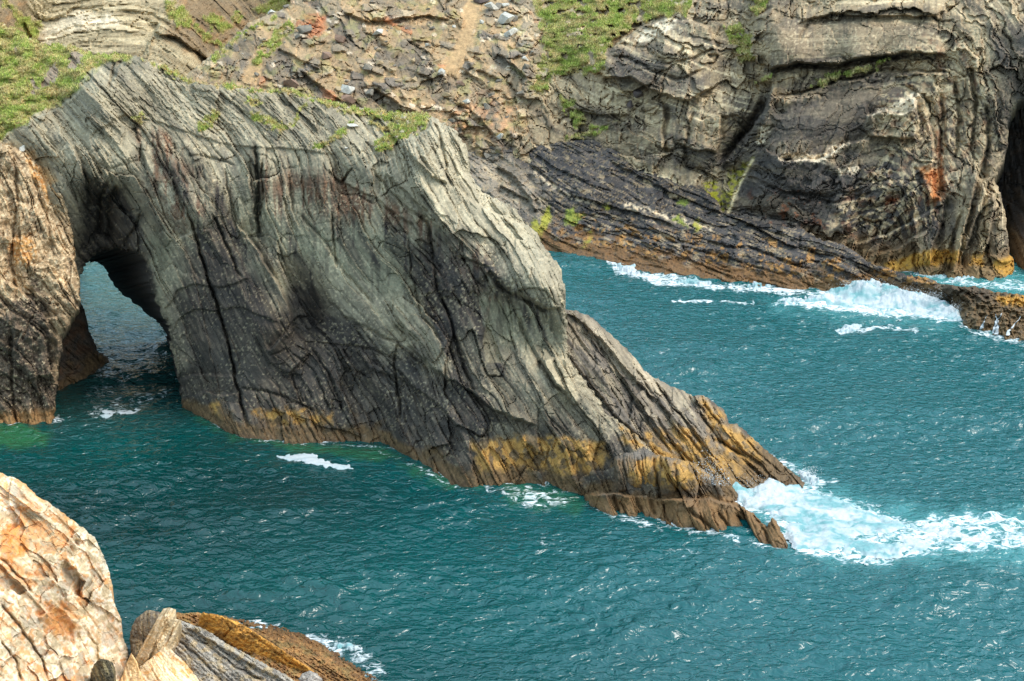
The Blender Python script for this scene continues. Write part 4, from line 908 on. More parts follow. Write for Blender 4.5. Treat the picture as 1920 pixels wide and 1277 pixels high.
    st = mixc(st, 0.7 * c['rib'], S(128, 118, 100)); st = mixc(st, 0.6 * c['rib'] * sstep(0, 0.4, ns), S(96, 92, 86))
    st = mixc(st, 0.6 * sstep(0.88, 0.95, c['rub2']), S(214, 204, 184)); st = mixc(st, 0.5 * sstep(0.15, 0.0, c['rub2']), S(96, 90, 82))
    st = mixc(st, 0.7 * pmask(px, py, [(570, 30), (610, 25), (612, 65), (580, 72)], 6, 5, 12, 769), S(178, 112, 72))
    st = mixc(st, 0.6 * pmask(px, py, [(820, 200), (960, 190), (980, 260), (860, 250)], 20, 18, 24, 770) * sstep(-0.2, 0.4, nm), S(186, 146, 112))
    st = mixc(st, 0.35 * sstep(0.2, 0.5, fbm(px / 26, py / 20, 771, 3)), S(140, 142, 84))
    st = mixc(st, 0.95 * c['path'], S(172, 147, 110))
    col = col * (1 - sc[:, None]) + st * sc[:, None]
    col *= (1 + (0.45 - 0.2 * sc) * tone + 0.2 * nf)[:, None]
    # white lichen crusts, orange seep, pale seep line
    wl = np.maximum.reduce([pmask(px, py, p, 4, 6, 10, 775 + i) for i, p in enumerate(([(1460, 298), (1475, 284), (1500, 292), (1540, 290), (1585, 266), (1590, 272), (1545, 302), (1500, 304)], [(1424, 240), (1440, 238), (1432, 268), (1420, 270)], [(1627, 217), (1663, 202), (1700, 180), (1728, 170), (1718, 200), (1690, 213), (1660, 208)], [(1560, 320), (1610, 314), (1606, 324), (1570, 326)], [(1190, 65), (1240, 40), (1270, 35), (1260, 55), (1200, 80)]))])
    col = mixc(col, 0.85 * wl * sstep(-0.35, 0.0, nf + 0.2), S(222, 212, 188))
    col = mixc(col, 0.9 * lmask(px, py, [(1410, 300), (1393, 333), (1377, 367), (1367, 397)], 2.6, 780, 2), S(216, 204, 164))
    orr = pmask(px, py, [(1728, 318), (1770, 316), (1768, 350), (1760, 374), (1744, 378), (1738, 340)], 9, 9, 14, 781)
    col = mixc(col, 0.8 * orr, S(192, 128, 74)); col = mixc(col, 0.6 * orr * sstep(0.1, 0.4, nv), S(150, 84, 48))
    col = mixc(col, 0.4 * np.maximum(lmask(px, py, [(1758, 245), (1762, 280), (1764, 318)], 4, 782), lmask(px, py, [(1665, 378), (1685, 374)], 4, 783)), S(184, 100, 52))
    ms = np.maximum(pmask(px, py, MOSS_F[0][0], 5, 6, 10, 785), 0.8 * pmask(px, py, MOSS_F[1][0], 6, 6, 10, 786))
    col = mixc(col, 0.9 * ms * sstep(-0.4, 0.1, nf), S(146, 146, 36))
    # seaweed and lichen at the foot
    och = np.maximum.reduce([pmask(px, py, p, 6, 6, 14, 790 + i) for i, p in enumerate(([(1660, 496), (1732, 470), (1797, 468), (1797, 491), (1732, 499), (1676, 510)], [(1820, 482), (1848, 474), (1842, 496), (1822, 494)], [(1866, 491), (1896, 478), (1903, 492), (1896, 516), (1865, 512)]))])
    wet = np.zeros(px.shape)
    lo = sstep(5.5, 2.0, z + 1.2 * n) * (px > 1500)
    col = mixc(col, 0.8 * lo, S(112, 92, 62)); col = mixc(col, 0.9 * och * sstep(-0.6, 0.0, nf + 0.3), S(176, 138, 62))
    g = grass_colour(px, py, 795, 0.15)
    soilg = pmask(px, py, [(1060, 30), (1110, 20), (1125, 70), (1080, 110), (1050, 90)], 10, 16, 14, 797)
    g = mixc(g, 0.6 * soilg, S(120, 106, 82))
    col = col * (1 - c['grass'][:, None]) + g * c['grass'][:, None]
    return col, wet
rock_piece("cliff_face", F_POLY, 2.0, F_Y, F_ANG, 700, f_relief, f_colour, cliff, M_CLIFF, pxm=0.095, roll=(12, 3.0), edge=(4, 12), skirt=((10.0, 1.0), (28.0, 3.0)), c=40, vein=0.3)

# cave back wall behind the cliff's seaward end
def cave_colour(c):
    n = fbm(c['px'] / 20, c['py'] / 20, 801, 4)
    col = mixc(np.tile(S(72, 68, 66), (n.size, 1)), 0.6 * sstep(0, 0.5, n), S(96, 84, 72)); col *= (1 + 0.4 * c['tone'])[:, None]
    return tide_bands(c, col, np.zeros(n.shape), 0 * n, barn_h=3)
def cave_relief(c):
    r, tone = rock_relief(c['A'], c['B'], c['px'], c['py'], 800, 1.5); return r, dict(tone=tone)
rock_piece("cave_wall", [(1840, 150), (2150, 140), (2150, 540), (1840, 540)], 3.0, [(1840, 160, 252), (2150, 150, 238), (1900, 490, W(1900, 490)), (2150, 500, 222), (2150, 540, 222), (1840, 540, 244), (1920, 300, 250), (1860, 480, 246)], [(1900, 300, 80), (2000, 400, 70)], 800, cave_relief, cave_colour, cliff, pxm=0.095)

# low dark shelf in front of the cliff, running out into the reef
shelf = empty("rock_shelf", tuple(at(1400, 533, W(1400, 533))))
tag(shelf, "low dark rock shelf with a rusty brown foot, running out into a wave-washed reef", "rock shelf")
R_ANG = [(900, 330, 42), (960, 360, 45), (1050, 320, 28), (1150, 300, 22), (1100, 400, 30), (1200, 380, 28), (1250, 450, 15), (1400, 450, 15), (1500, 480, 18), (1600, 500, 22), (1150, 470, 15), (1300, 400, 30), (1700, 540, 18), (1850, 560, 14), (1800, 600, 85), (1880, 610, 95), (2100, 600, 20)]
R_POLY = [(820, 300), (870, 285), (900, 268), (987, 265), (1060, 262), (1140, 260), (1200, 270), (1233, 283), (1280, 312), (1310, 345), (1345, 378), (1357, 400), (1380, 402), (1413, 413), (1453, 423), (1507, 430), (1540, 450), (1580, 457), (1600, 470), (1617, 483), (1633, 493), (1663, 503), (1700, 515), (1747, 523), (1763, 533), (1800, 537), (1830, 537), (1867, 547), (1920, 553), (2150, 575), (2150, 700), (1920, 665), (1820, 645), (1760, 600), (1640, 570), (1400, 565), (1250, 545), (1100, 505), (1020, 500), (900, 480)]
R_Y = [(1020, 466, W(1020, 466)), (1110, 481, W(1110, 481)), (1190, 498, W(1190, 498)), (1250, 520, W(1250, 520)), (1330, 529, W(1330, 529)), (1400, 533, W(1400, 533)), (1540, 540, W(1540, 540)), (1640, 548, W(1640, 548)), (1777, 568, W(1777, 568)), (1803, 607, W(1803, 607)), (1867, 627, W(1867, 627)), (1920, 633, W(1920, 633)), (2150, 660, W(2150, 660)),
       (900, 480, 246), (1020, 500, 234), (1250, 545, 214), (1400, 565, 209), (1640, 572, 203), (1820, 645, 190), (1920, 665, 183), (2150, 700, 175), (820, 300, 266), (900, 270, 268), (1000, 266, 266), (1140, 261, 263), (1233, 285, 257), (1310, 345, 246), (1357, 400, 234), (1413, 413, 230), (1507, 430, 226), (1580, 457, 219), (1633, 493, 213), (1700, 515, 207.5), (1763, 533, 201.5), (1830, 537, 199), (1867, 547, 196.5), (1920, 553, 194), (2150, 575, 185),
       (900, 350, 256), (1000, 350, 253), (1100, 350, 248), (1000, 420, 243), (1100, 430, 238.5), (1200, 350, 247), (1200, 430, 234), (1300, 430, 230.5), (1300, 490, 221.5), (1400, 480, 219.5), (1500, 490, 215.5), (1580, 510, 211), (1850, 580, 192.5), (1810, 560, 197), (1780, 550, 200), (1920, 590, 190)]
R_FEAT = [('s', [(1180, 380), (1260, 395), (1330, 430), (1400, 440)], 1.3, 14), ('s', [(1030, 440), (1100, 445), (1200, 450), (1300, 462), (1400, 470)], 1.4, 14), ('g', [(1330, 455), (1420, 470), (1520, 510)], 1.2, 3), ('g', [(1270, 460), (1400, 495), (1480, 520)], 0.8, 2.6), ('g', [(1500, 440), (1497, 460), (1505, 470)], 1.0, 2.6), ('g', [(1400, 420), (1460, 440), (1520, 470), (1580, 500)], 0.8, 2.6), ('s', [(1585, 460), (1570, 490), (1590, 505)], 1.0, 10),
          ('s', [(930, 310), (960, 330), (1000, 380)], -1.6, 14), ('s', [(935, 345), (990, 375), (1010, 400)], -1.4, 12), ('g', [(985, 300), (1030, 340), (1070, 380)], 1.0, 3), ('s', [(1060, 360), (1120, 380), (1200, 400), (1270, 425)], -1.0, 14), ('g', [(1000, 372), (1010, 385), (1005, 400)], 1.4, 3), ('s', [(1140, 300), (1200, 330), (1290, 380)], -0.9, 12), ('g', [(1170, 420), (1240, 440), (1300, 480)], 0.7, 2.4)]
def r_relief(c):
    px, py = c['px'], c['py']
    r, tone = rock_relief(c['A'], c['B'], px, py, 820, 1.2, (1.0, 1.1, 0.7, 0.6), ridge=0.5)
    F1, F2, r1, r2, ox, oy = worley(px / 13, py / 7, 822)
    reef = sstep(1740, 1800, px)
    return (r + 0.4 * (r1 - 0.5) + 0.5 * (r2 - 0.5) * oy + feat(px, py, R_FEAT, 825)) * (1 - 0.25 * reef) + 0.5 * fbm(px / 20, py / 14, 826, 3) + 0.9 * reef * fbm(px / 9, py / 7, 827, 3), dict(tone=tone, rub=r2)
R_MOSS = [[(995, 425), (1003, 405), (1012, 420), (1018, 400), (1030, 385), (1034, 410), (1020, 440), (1014, 455)], [(1058, 420), (1062, 392), (1075, 390), (1080, 400), (1100, 402), (1085, 412), (1080, 424)], [(1088, 466), (1098, 452), (1106, 432), (1113, 436), (1106, 455), (1094, 468)], [(1262, 412), (1272, 402), (1285, 418), (1290, 426)], [(1300, 420), (1310, 410), (1314, 428), (1304, 432)], [(1270, 380), (1285, 370), (1292, 382), (1276, 386)], [(1130, 388), (1140, 384), (1144, 392), (1134, 394)]]
def r_colour(c):
    px, py, z, A, B = c['px'], c['py'], c['z'], c['A'], c['B']
    n = fbm(px / 60, py / 40, 831, 4); ns = fbm(A / 90, B / 8, 832, 4); nf = fbm(px / 7, py / 6, 833, 3); nm = fbm(px / 22, py / 16, 834, 3)
    col = np.tile(S(66, 66, 67), (px.size, 1)); col = mixc(col, 0.8 * sstep(0, 0.5, ns), S(86, 83, 80)); col = mixc(col, 0.8 * sstep(0, 0.5, nm), S(50, 50, 53))
    col = mixc(col, 0.85 * pmask(px, py, [(800, 300), (880, 285), (960, 290), (1020, 350), (1020, 410), (960, 400), (900, 360)], 22, 18, 30, 835), S(128, 122, 110))
    col = mixc(col, 0.6 * sstep(0.25, 0.5, ridged(A / 70, B / 7, 836, 2) - 0.85 + 0.6 * nm), S(160, 148, 122))
    col = mixc(col, 0.5 * sstep(0.35, 0.6, nf + 0.4 * n), S(118, 106, 84))
    col = mixc(col, 0.8 * np.maximum(lmask(px, py, [(1175, 385), (1220, 395), (1260, 410), (1330, 430)], 5, 837), lmask(px, py, [(1000, 320), (1030, 345), (1070, 370), (1110, 380)], 3.5, 838)) * sstep(-0.3, 0.1, nf), S(206, 194, 168))
    col *= (1 + 0.5 * c['tone'] + 0.2 * nf)[:, None]
    for i, p in enumerate(R_MOSS): col = mixc(col, 0.9 * pmask(px, py, p, 3, 4, 8, 840 + i), S(146, 148, 58) if i % 2 == 0 else S(118, 132, 56))
    # rusty weed belt, with lichen blots above
    lo = sstep(2.6, 1.2, z + 1.4 * nm)
    rust = mixc(np.tile(S(110, 84, 52), (px.size, 1)), 0.6 * sstep(0, 0.4, nf), S(88, 66, 44)); rust = mixc(rust, sstep(1400, 1600, px) * 0.7, S(122, 100, 72))
    col = col * (1 - 0.9 * lo[:, None]) + rust * 0.9 * lo[:, None]
    band = sstep(1.2, 2.0, z + nm) * sstep(5.0, 3.5, z + nm) * sstep(1000, 1100, px)
    F1, F2, r1, r2, _, _ = worley(px / 15, py / 11, 848)
    col = mixc(col, 0.65 * band * sstep(0.74, 0.9, r1 + 0.35 * nf), S(168, 128, 70))
    reef = sstep(1735, 1790, px)
    rc = mixc(np.tile(S(104, 88, 64), (px.size, 1)), 0.6 * sstep(0, 0.4, nf), S(80, 70, 56)); rc = mixc(rc, 0.8 * sstep(575, 550, py + 12 * nm), S(76, 68, 58)); rc = mixc(rc, 0.8 * pmask(px, py, [(1860, 552), (1925, 556), (2150, 580), (2150, 600), (1925, 575), (1875, 568)], 5, 6, 10, 849), S(186, 142, 60))
    col = col * (1 - reef[:, None]) + rc * reef[:, None]
    return col, 0.7 * np.maximum(sstep(1.5, 0.3, z), reef * 0.7)
rock_piece("shelf_rock", R_POLY, 1.9, R_Y, R_ANG, 820, r_relief, r_colour, shelf, M_CLIFF, pxm=0.09, roll=(9, 2.2), edge=(3.5, 10), skirt=((4.0, 1.5), (14.0, 9.0)), c=30)

# the pale banded cliff far behind, in the notch over the bridge
back = empty("banded_cliff", tuple(at(200, 200, 330)))
tag(back, "pale cream banded cliff with arched beds in the notch above the arch", "cliff")
E_ANG = [(100, 60, -32), (160, 60, -22), (250, 40, 2), (250, 90, -4), (330, 80, 28), (390, 110, 46), (430, 60, 58), (470, 10, 60), (60, 30, 60), (200, 140, -6), (-100, 60, 60)]
def e_relief(c):
    px, py = c['px'], c['py']
    r, tone = rock_relief(c['A'], c['B'], px, py, 860, 1.4, (0.5, 0.9, 1.0, 1.0))
    g = np.maximum.reduce([pmask(px, py, p, 5, 8, 14, 861 + i) for i, p in enumerate(E_GRASS)])
    return r * (1 - 0.8 * g) + g * (0.6 + 0.8 * fbm(px / 14, py / 10, 868, 3)) + feat(px, py, [('s', [(300, 40), (290, 60), (330, 70), (360, 90), (400, 120)], -2.5, 20), ('g', [(100, 40), (140, 18), (200, 12)], 1.0, 3), ('g', [(90, 70), (140, 50), (220, 45), (290, 60)], 0.9, 2.6), ('g', [(220, 20), (290, 30), (350, 70), (400, 130)], 1.6, 4), ('s', [(45, 40), (60, 70), (75, 80)], -2, 16)], 869), dict(tone=tone, grass=g)
E_GRASS = [[(310, 0), (350, 20), (362, 45), (340, 50), (315, 30)], [(380, 28), (410, 32), (435, 50), (420, 60), (395, 48)], [(365, 45), (390, 60), (420, 85), (400, 80), (370, 60)], [(20, 10), (45, 30), (75, 40), (70, 75), (45, 62), (22, 30)], [(480, 15), (520, -5), (545, -20), (540, 20), (500, 28)], [(5, -20), (15, -10), (12, 15), (4, 10)], [(440, 25), (455, 30), (450, 45), (438, 40)]]
def e_colour(c):
    px, py, A, B = c['px'], c['py'], c['A'], c['B']
    n = fbm(px / 40, py / 30, 871, 4); ns = fbm(A / 130, B / 7, 872, 4); nf = fbm(px / 6, py / 6, 873, 3)
    col = np.tile(S(160, 151, 124), (px.size, 1)); col = mixc(col, 0.8 * sstep(0.05, 0.5, ns), S(184, 176, 148)); col = mixc(col, 0.8 * sstep(0.1, 0.5, -ns), S(128, 118, 94))
    col = mixc(col, 0.8 * pmask(px, py, [(66, 75), (90, 40), (140, 22), (215, 28), (230, 45), (120, 62), (90, 80)], 8, 8, 18, 874), S(198, 192, 172))
    dk = np.maximum(pmask(px, py, [(300, -170), (560, -170), (560, 20), (470, 45), (420, 95), (385, 120), (340, 90), (310, 60), (330, 30)], 18, 16, 30, 875), pmask(px, py, [(-230, -170), (20, -170), (50, 20), (80, 70), (60, 90), (-230, 40)], 10, 8, 20, 876))
    dc = mixc(np.tile(S(122, 106, 82), (px.size, 1)), 0.7 * sstep(0, 0.5, ns), S(84, 76, 66)); dc = mixc(dc, 0.5 * sstep(0.1, 0.5, n), S(150, 112, 70))
    col = col * (1 - 0.9 * dk[:, None]) + dc * 0.9 * dk[:, None]
    col *= (1 + 0.4 * c['tone'] + 0.15 * nf)[:, None]
    g = grass_colour(px, py, 877, 0.3)
    col = col * (1 - c['grass'][:, None]) + g * c['grass'][:, None]
    return col, np.zeros(px.shape)
rock_piece("banded_face", [(-240, -170), (640, -170), (640, 230), (-240, 230)], 2.6, [(-230, -160, 330), (-230, 200, 300), (30, 0, 318), (20, 60, 312), (90, 70, 326), (200, 60, 326), (200, -20, 334), (280, 100, 322), (200, 200, 310), (350, 120, 322), (400, 100, 332), (330, 30, 334), (430, 40, 344), (480, 0, 354), (420, 150, 326), (600, 200, 320), (620, -160, 380), (300, -160, 362), (100, -160, 350), (60, 60, 326)], E_ANG, 860, e_relief, e_colour, back, pxm=0.12, roll=(4, 1), skirt=((15, 3), (40, 9)), c=30)
# ------------------------------------------------------------------ the near shore, bottom left
shore = empty("shore_cliff", tuple(at(100, 1277, 84)))
tag(shore, "sunlit cream and orange blocky cliff in the lower left corner", "cliff")
def s_relief(c):
    px, py = c['px'], c['py']
    r, tone = rock_relief(c['A'], c['B'], px, py, 900, 0.75, (1.2, 1.3, 0.6, 0.5), sz=0.9, gapk=0.06, cross=1.4, ridge=0.3)
    x2 = c['A'] + 8 * perlin(px / 30, py / 30, 905); y2 = c['B'] + 6 * perlin(px / 30, py / 30, 906)
    F1, F2, r1, r2, ox, oy = worley(x2 / 80, y2 / 44, 907)
    blk = 1.5 * (r1 - 0.5) + 1.3 * (r2 - 0.5) * ox + 1.2 * (r1 - 0.5) * oy 
    G1, G2, s1, s2, ux, uy = worley(x2 / 24, y2 / 15, 908)
    blk += 0.22 * (s1 - 0.5) + 0.3 * (s2 - 0.5) * uy 
    q1, q2, fa, fb, e = blocks(x2, y2, 112, 50, 921)
    blk = 0.6 * blk + 1.5 * (q1 - 0.5) + 1.6 * (q2 - 0.5) * fb + 0.8 * (q1 - 0.5) * fa
    return 0.26 * r + 0.8 * blk + feat(px, py, S_FEAT, 909) + 0.25 * fbm(px / 40, py / 40, 910, 3), dict(tone=tone + 0.5 * (q1 - 0.5), blk=q2, blk2=s1)
S_FEAT = [('s', [(25, 920), (60, 950), (110, 985), (150, 1030)], 0.8, 12), ('s', [(40, 1080), (100, 1085), (150, 1120), (158, 1090), (120, 1045)], 0.9, 14), ('g', [(0, 1045), (40, 1085), (60, 1110)], 0.5, 2.4), ('g', [(0, 1130), (40, 1180), (80, 1240), (90, 1277)], 0.8, 3), ('s', [(66, 1160), (110, 1135), (145, 1165), (140, 1205)], 0.7, 12), ('g', [(150, 1120), (165, 1100), (178, 1080)], 0.5, 2.4), ('g', [(165, 1190), (180, 1210), (185, 1240)], 0.6, 3), ('g', [(0, 1200), (30, 1240), (40, 1280)], 0.6, 2.6)]
def s_colour(c):
    px, py, A, B = c['px'], c['py'], c['A'], c['B']
    n = fbm(px / 45, py / 45, 911, 4); nm = fbm(px / 16, py / 16, 912, 4); ns = fbm(A / 60, B / 10, 913, 4)
    col = np.tile(S(212, 197, 164), (px.size, 1)); col = mixc(col, 0.9 * sstep(-0.25, 0.2, nm), S(230, 224, 207)); col = mixc(col, 0.6 * sstep(0.0, 0.5, -nm), S(172, 160, 134))
    col = mixc(col, 0.8 * sstep(0.52, 0.8, 0.55 * c['blk'] + 0.25 + 0.7 * nm + 0.25 * n), S(206, 150, 84)); col = mixc(col, 0.55 * sstep(0.3, 0.6, ns + 0.3 * n), S(190, 140, 86))
    col = mixc(col, 0.7 * sstep(0.22, 0.1, c['blk2']), S(168, 164, 150))
    col = mixc(col, 0.8 * pmask(px, py, [(0, 970), (40, 985), (50, 1030), (20, 1055), (0, 1050)], 10, 10, 18, 914), S(204, 140, 66)); col = mixc(col, 0.8 * pmask(px, py, [(70, 1150), (110, 1140), (145, 1170), (138, 1205), (90, 1180)], 7, 7, 16, 915), S(200, 138, 66))
    col = mixc(col, 0.5 * sstep(0.42, 0.7, fbm(A / 26, B / 6, 916, 3)), S(178, 124, 78))
    col = mixc(col, 0.6 * sstep(0.4, 0.6, fbm(px / 9, py / 9, 917, 3)), S(150, 138, 112))
    col *= (1 + 0.22 * c['tone'])[:, None]
    return col, np.zeros(px.shape)
rock_piece("shore_face", [(-340, 760), (-100, 850), (0, 886), (42, 903), (69, 930), (96, 945), (127, 969), (154, 988), (177, 1007), (189, 1030), (200, 1057), (210, 1096), (211, 1123), (227, 1161), (231, 1196), (241, 1223), (238, 1260), (225, 1300), (215, 1390), (-340, 1390)], 1.65,
           [(-330, 775, 96), (0, 888, 93.5), (60, 925, 93), (100, 948, 93.5), (180, 1010, 95), (210, 1110, 96.5), (230, 1190, 98), (240, 1230, 97.5), (0, 1000, 88), (80, 1020, 90), (140, 1050, 92), (100, 1120, 88.5), (170, 1150, 92.5), (180, 1230, 92), (100, 1230, 86.5), (0, 1150, 83.5), (0, 1277, 79.5), (120, 1300, 84), (-220, 1000, 82), (-330, 1000, 80), (-330, 1390, 71), (220, 1410, 88), (100, 1400, 81)],
           [(50, 940, 38), (150, 1010, 50), (190, 1080, 65), (60, 1050, 40), (120, 1100, 35), (40, 1180, 52), (120, 1180, 38), (180, 1180, 55), (60, 1260, 58), (200, 1250, 70)], 900, s_relief, s_colour, shore, M_PALE, pxm=0.034, roll=(12, 1.3), edge=(3.0, 9.0), skirt=((2.5, 0.6), (7, 6)), c=25, vein=0.0)

def slab_piece(name, label, cat, poly, yc, ang, seed, base, tints, feats=(), k=0.45, lev=(0.4, 0.8, 1, 1), roll=(9, 0.9), step=1.1, edge=(2.2, 7.0), sz=0.8, mat=None, tide=False, rough=1.0, skirt=((0.8, 0.4), (2.5, 2.2))):
    def rel(c):
        r, tone = rock_relief(c['A'], c['B'], c['px'], c['py'], seed, k, lev, sz, gapk=0.6)
        r = r + 0.12 * fbm(c['px'] / 6, c['py'] / 5, seed + 8, 3) * rough; return r + feat(c['px'], c['py'], feats, seed + 5), dict(tone=tone)
    def colr(c):
        px, py = c['px'], c['py']
        col = np.tile(base, (px.size, 1))
        for i, (t, kind, amt) in enumerate(tints):
            nn = fbm(c['A'] / 45, c['B'] / 6, seed + 20 + i, 4) if kind == 's' else fbm(px / 20, py / 16, seed + 20 + i, 4)
            col = mixc(col, amt * sstep(0.0, 0.4, nn), t)
        col *= (1 + 0.35 * c['tone'] + 0.28 * fbm(px / 4.5, py / 3.5, seed + 30, 3))[:, None]
        wet = np.zeros(px.shape)
        if tide: wet = 0.7 * sstep(1.2, 0.2, c['z']); col = mixc(col, 0.6 * sstep(0.8, 0.0, c['z']), S(84, 62, 42))
        return col, wet
    o, c = rock_piece(name, poly, step, yc, ang, seed, rel, colr, None, mat, pxm=0.04, roll=roll, edge=edge, skirt=skirt, c=20, vein=0.5)
    tag(o, label, cat)
    return o, c
def Z(px, py, z): return (px, py, W(px, py, z))
slab_piece("shore_rock", "brown weedy rock sloping into the water beside the near slabs", "rock",
           [(300, 1170), (331, 1150), (376, 1149), (482, 1165), (540, 1177), (601, 1204), (624, 1215), (674, 1246), (717, 1275), (760, 1330), (760, 1420), (200, 1420), (250, 1260)],
           [Z(331, 1152, 0.8), Z(376, 1150, 0.6), Z(482, 1168, 0.0), Z(540, 1180, 0.0), Z(601, 1207, 0.0), Z(674, 1249, 0.0), Z(717, 1278, 0.0), Z(760, 1330, -0.4), Z(430, 1200, 1.0), Z(520, 1220, 1.3), Z(580, 1250, 1.5), Z(640, 1265, 1.0), Z(500, 1270, 2.0), Z(350, 1250, 1.6), Z(250, 1300, 1.8), Z(500, 1400, 3.0), Z(740, 1400, 0.8), Z(300, 1400, 3.0)],
           [(400, 1170, 25), (540, 1200, 32), (640, 1250, 35), (500, 1300, 32)], 930, S(136, 104, 66), [(S(108, 82, 54), 'n', 0.8), (S(160, 124, 78), 's', 0.7), (S(96, 98, 62), 'n', 0.4)], k=0.9, lev=(1.2, 1.2, 1, 1.3), roll=(4, 0.5), edge=(5.0, 16.0), tide=True, rough=3.5)
slab_piece("ochre_slab", "long ochre lichened slab lying along the waterside rock", "rock slab",
           [(380, 1148), (408, 1153), (451, 1168), (493, 1195), (540, 1226), (584, 1254), (592, 1266), (575, 1278), (535, 1268), (501, 1252), (460, 1230), (424, 1208), (395, 1190), (371, 1177), (373, 1160)],
           [Z(380, 1150, 2.6), Z(408, 1155, 2.8), Z(451, 1170, 3.0), Z(493, 1197, 3.0), Z(540, 1228, 2.9), Z(578, 1254, 2.5), Z(372, 1175, 1.2), Z(424, 1200, 1.4), Z(501, 1242, 1.5), Z(566, 1266, 1.5), Z(440, 1182, 2.7), Z(520, 1230, 2.5)],
           [(400, 1165, 28), (480, 1210, 34), (550, 1250, 32)], 940, S(190, 142, 66), [(S(206, 160, 80), 's', 0.7), (S(120, 88, 44), 'n', 0.8), (S(150, 108, 52), 's', 0.6)], [('g', [(424, 1168), (432, 1180), (420, 1196)], 0.4, 2), ('g', [(470, 1190), (520, 1225), (566, 1255)], 0.25, 2)], k=0.22, roll=(4, 0.35), edge=(1.8, 7.0), rough=1.2)
slab_piece("grey_slab", "broad grey streaked slab between the standing slab and the ochre slab", "rock slab",
           [(322, 1170), (331, 1161), (347, 1166), (385, 1180), (424, 1206), (482, 1237), (545, 1270), (590, 1310), (560, 1420), (330, 1420), (318, 1260)],
           [Z(331, 1163, 3.2), Z(347, 1168, 3.6), Z(385, 1182, 3.8), Z(424, 1207, 3.9), Z(482, 1238, 3.8), Z(545, 1270, 3.4), Z(590, 1310, 3.0), Z(326, 1215, 2.6), Z(370, 1230, 3.4), Z(430, 1260, 3.3), Z(350, 1270, 2.6), Z(450, 1300, 2.6), Z(350, 1400, 3.4), Z(540, 1400, 3.0)],
           [(360, 1190, 40), (420, 1230, 34), (500, 1270, 32), (350, 1260, 55), (400, 1350, 40)], 950, S(138, 136, 129), [(S(166, 164, 155), 's', 0.7), (S(104, 102, 98), 's', 0.8), (S(168, 150, 110), 'n', 0.5)], [('g', [(335, 1180), (380, 1205), (440, 1250), (500, 1280)], 0.5, 2.4), ('g', [(332, 1200), (370, 1230), (420, 1280)], 0.5, 2.4), ('s', [(345, 1172), (400, 1205), (470, 1245), (540, 1280)], -0.5, 9)], k=0.42, lev=(0.5, 1, 1.2, 1.3), roll=(5, 0.5), rough=1.3)
slab_piece("dark_boulder", "dark grey rounded boulder behind the standing slab", "boulder",
           [(243, 1200), (246, 1178), (254, 1161), (274, 1144), (290, 1145), (310, 1150), (330, 1160), (325, 1230), (250, 1250)],
           [Z(254, 1163, 4.0), Z(274, 1146, 4.6), Z(308, 1150, 4.6), Z(330, 1162, 4.0), Z(245, 1200, 3.0), Z(275, 1175, 4.4), Z(260, 1240, 2.6), Z(320, 1225, 3.0)],
           [(270, 1170, 120), (300, 1180, 40), (250, 1220, 110)], 960, S(110, 102, 88), [(S(150, 136, 108), 's', 0.7), (S(82, 78, 72), 'n', 0.7)], k=0.4, roll=(8, 0.8))
slab_piece("standing_slab", "upright pale slab standing on end at the cliff foot", "rock slab",
           [(306, 1141), (318, 1139), (330, 1143), (328, 1160), (339, 1162), (335, 1185), (326, 1222), (300, 1228), (262, 1250), (254, 1236), (266, 1211), (286, 1176)],
           [(306, 1142, 97.2), (330, 1144, 97.6), (338, 1164, 97.6), (326, 1220, 96.6), (285, 1237, 94.8), (254, 1238, 96.0), (268, 1210, 96.8), (318, 1150, 96.2), (304, 1180, 95.6), (288, 1212, 95.1)],
           [(310, 1165, 117), (300, 1200, 118), (265, 1230, 119)], 970, S(188, 173, 142), [(S(206, 196, 174), 'n', 0.7), (S(176, 150, 108), 's', 0.6), (S(130, 120, 98), 's', 0.6)], [('s', [(319, 1140), (304, 1178), (272, 1244)], 0.5, 8), ('g', [(330, 1160), (318, 1190), (306, 1226)], 0.3, 2)], k=0.14, lev=(0.6, 1, 1, 1), roll=(2.5, 0.25), edge=(0.8, 6.0), rough=0.6, mat=M_PALE, step=0.9)
slab_piece("wedge_slab", "flat cream and orange wedge slab at the bottom edge", "rock slab",
           [(262, 1250), (285, 1232), (308, 1210), (318, 1216), (345, 1240), (376, 1278), (420, 1340), (400, 1420), (240, 1420), (258, 1290)],
           [(264, 1252, 94.2), (308, 1212, 95.4), (345, 1242, 94.0), (376, 1278, 92.6), (320, 1260, 92.8), (275, 1280, 91.8), (420, 1340, 90.5), (300, 1400, 87), (390, 1410, 87.5), (250, 1400, 87)],
           [(310, 1240, 50), (340, 1270, 48), (290, 1280, 55)], 980, S(206, 188, 152), [(S(190, 140, 80), 'n', 0.8), (S(216, 208, 188), 's', 0.7)], [('g', [(280, 1250), (300, 1280), (310, 1320)], 0.3, 2)], k=0.14, roll=(3.5, 0.3), edge=(1.2, 8.0), rough=0.5, mat=M_PALE, step=1.0)
slab_piece("splinter_slab", "narrow tan splinter leaning against the cliff beside the wedge slab", "rock slab",
           [(226, 1277), (236, 1245), (246, 1224), (256, 1238), (264, 1262), (272, 1290), (275, 1420), (215, 1420)],
           [(240, 1240, 94.0), (250, 1235, 93.8), (260, 1265, 92.4), (232, 1280, 92.0), (225, 1400, 87.0), (270, 1400, 87.0)], [(245, 1260, 75), (250, 1290, 80)], 985, S(206, 178, 132), [(S(226, 206, 170), 's', 0.7), (S(150, 112, 74), 's', 0.6)], k=0.12, roll=(3, 0.3), edge=(1.2, 8.0), rough=0.5, mat=M_PALE, step=1.0)
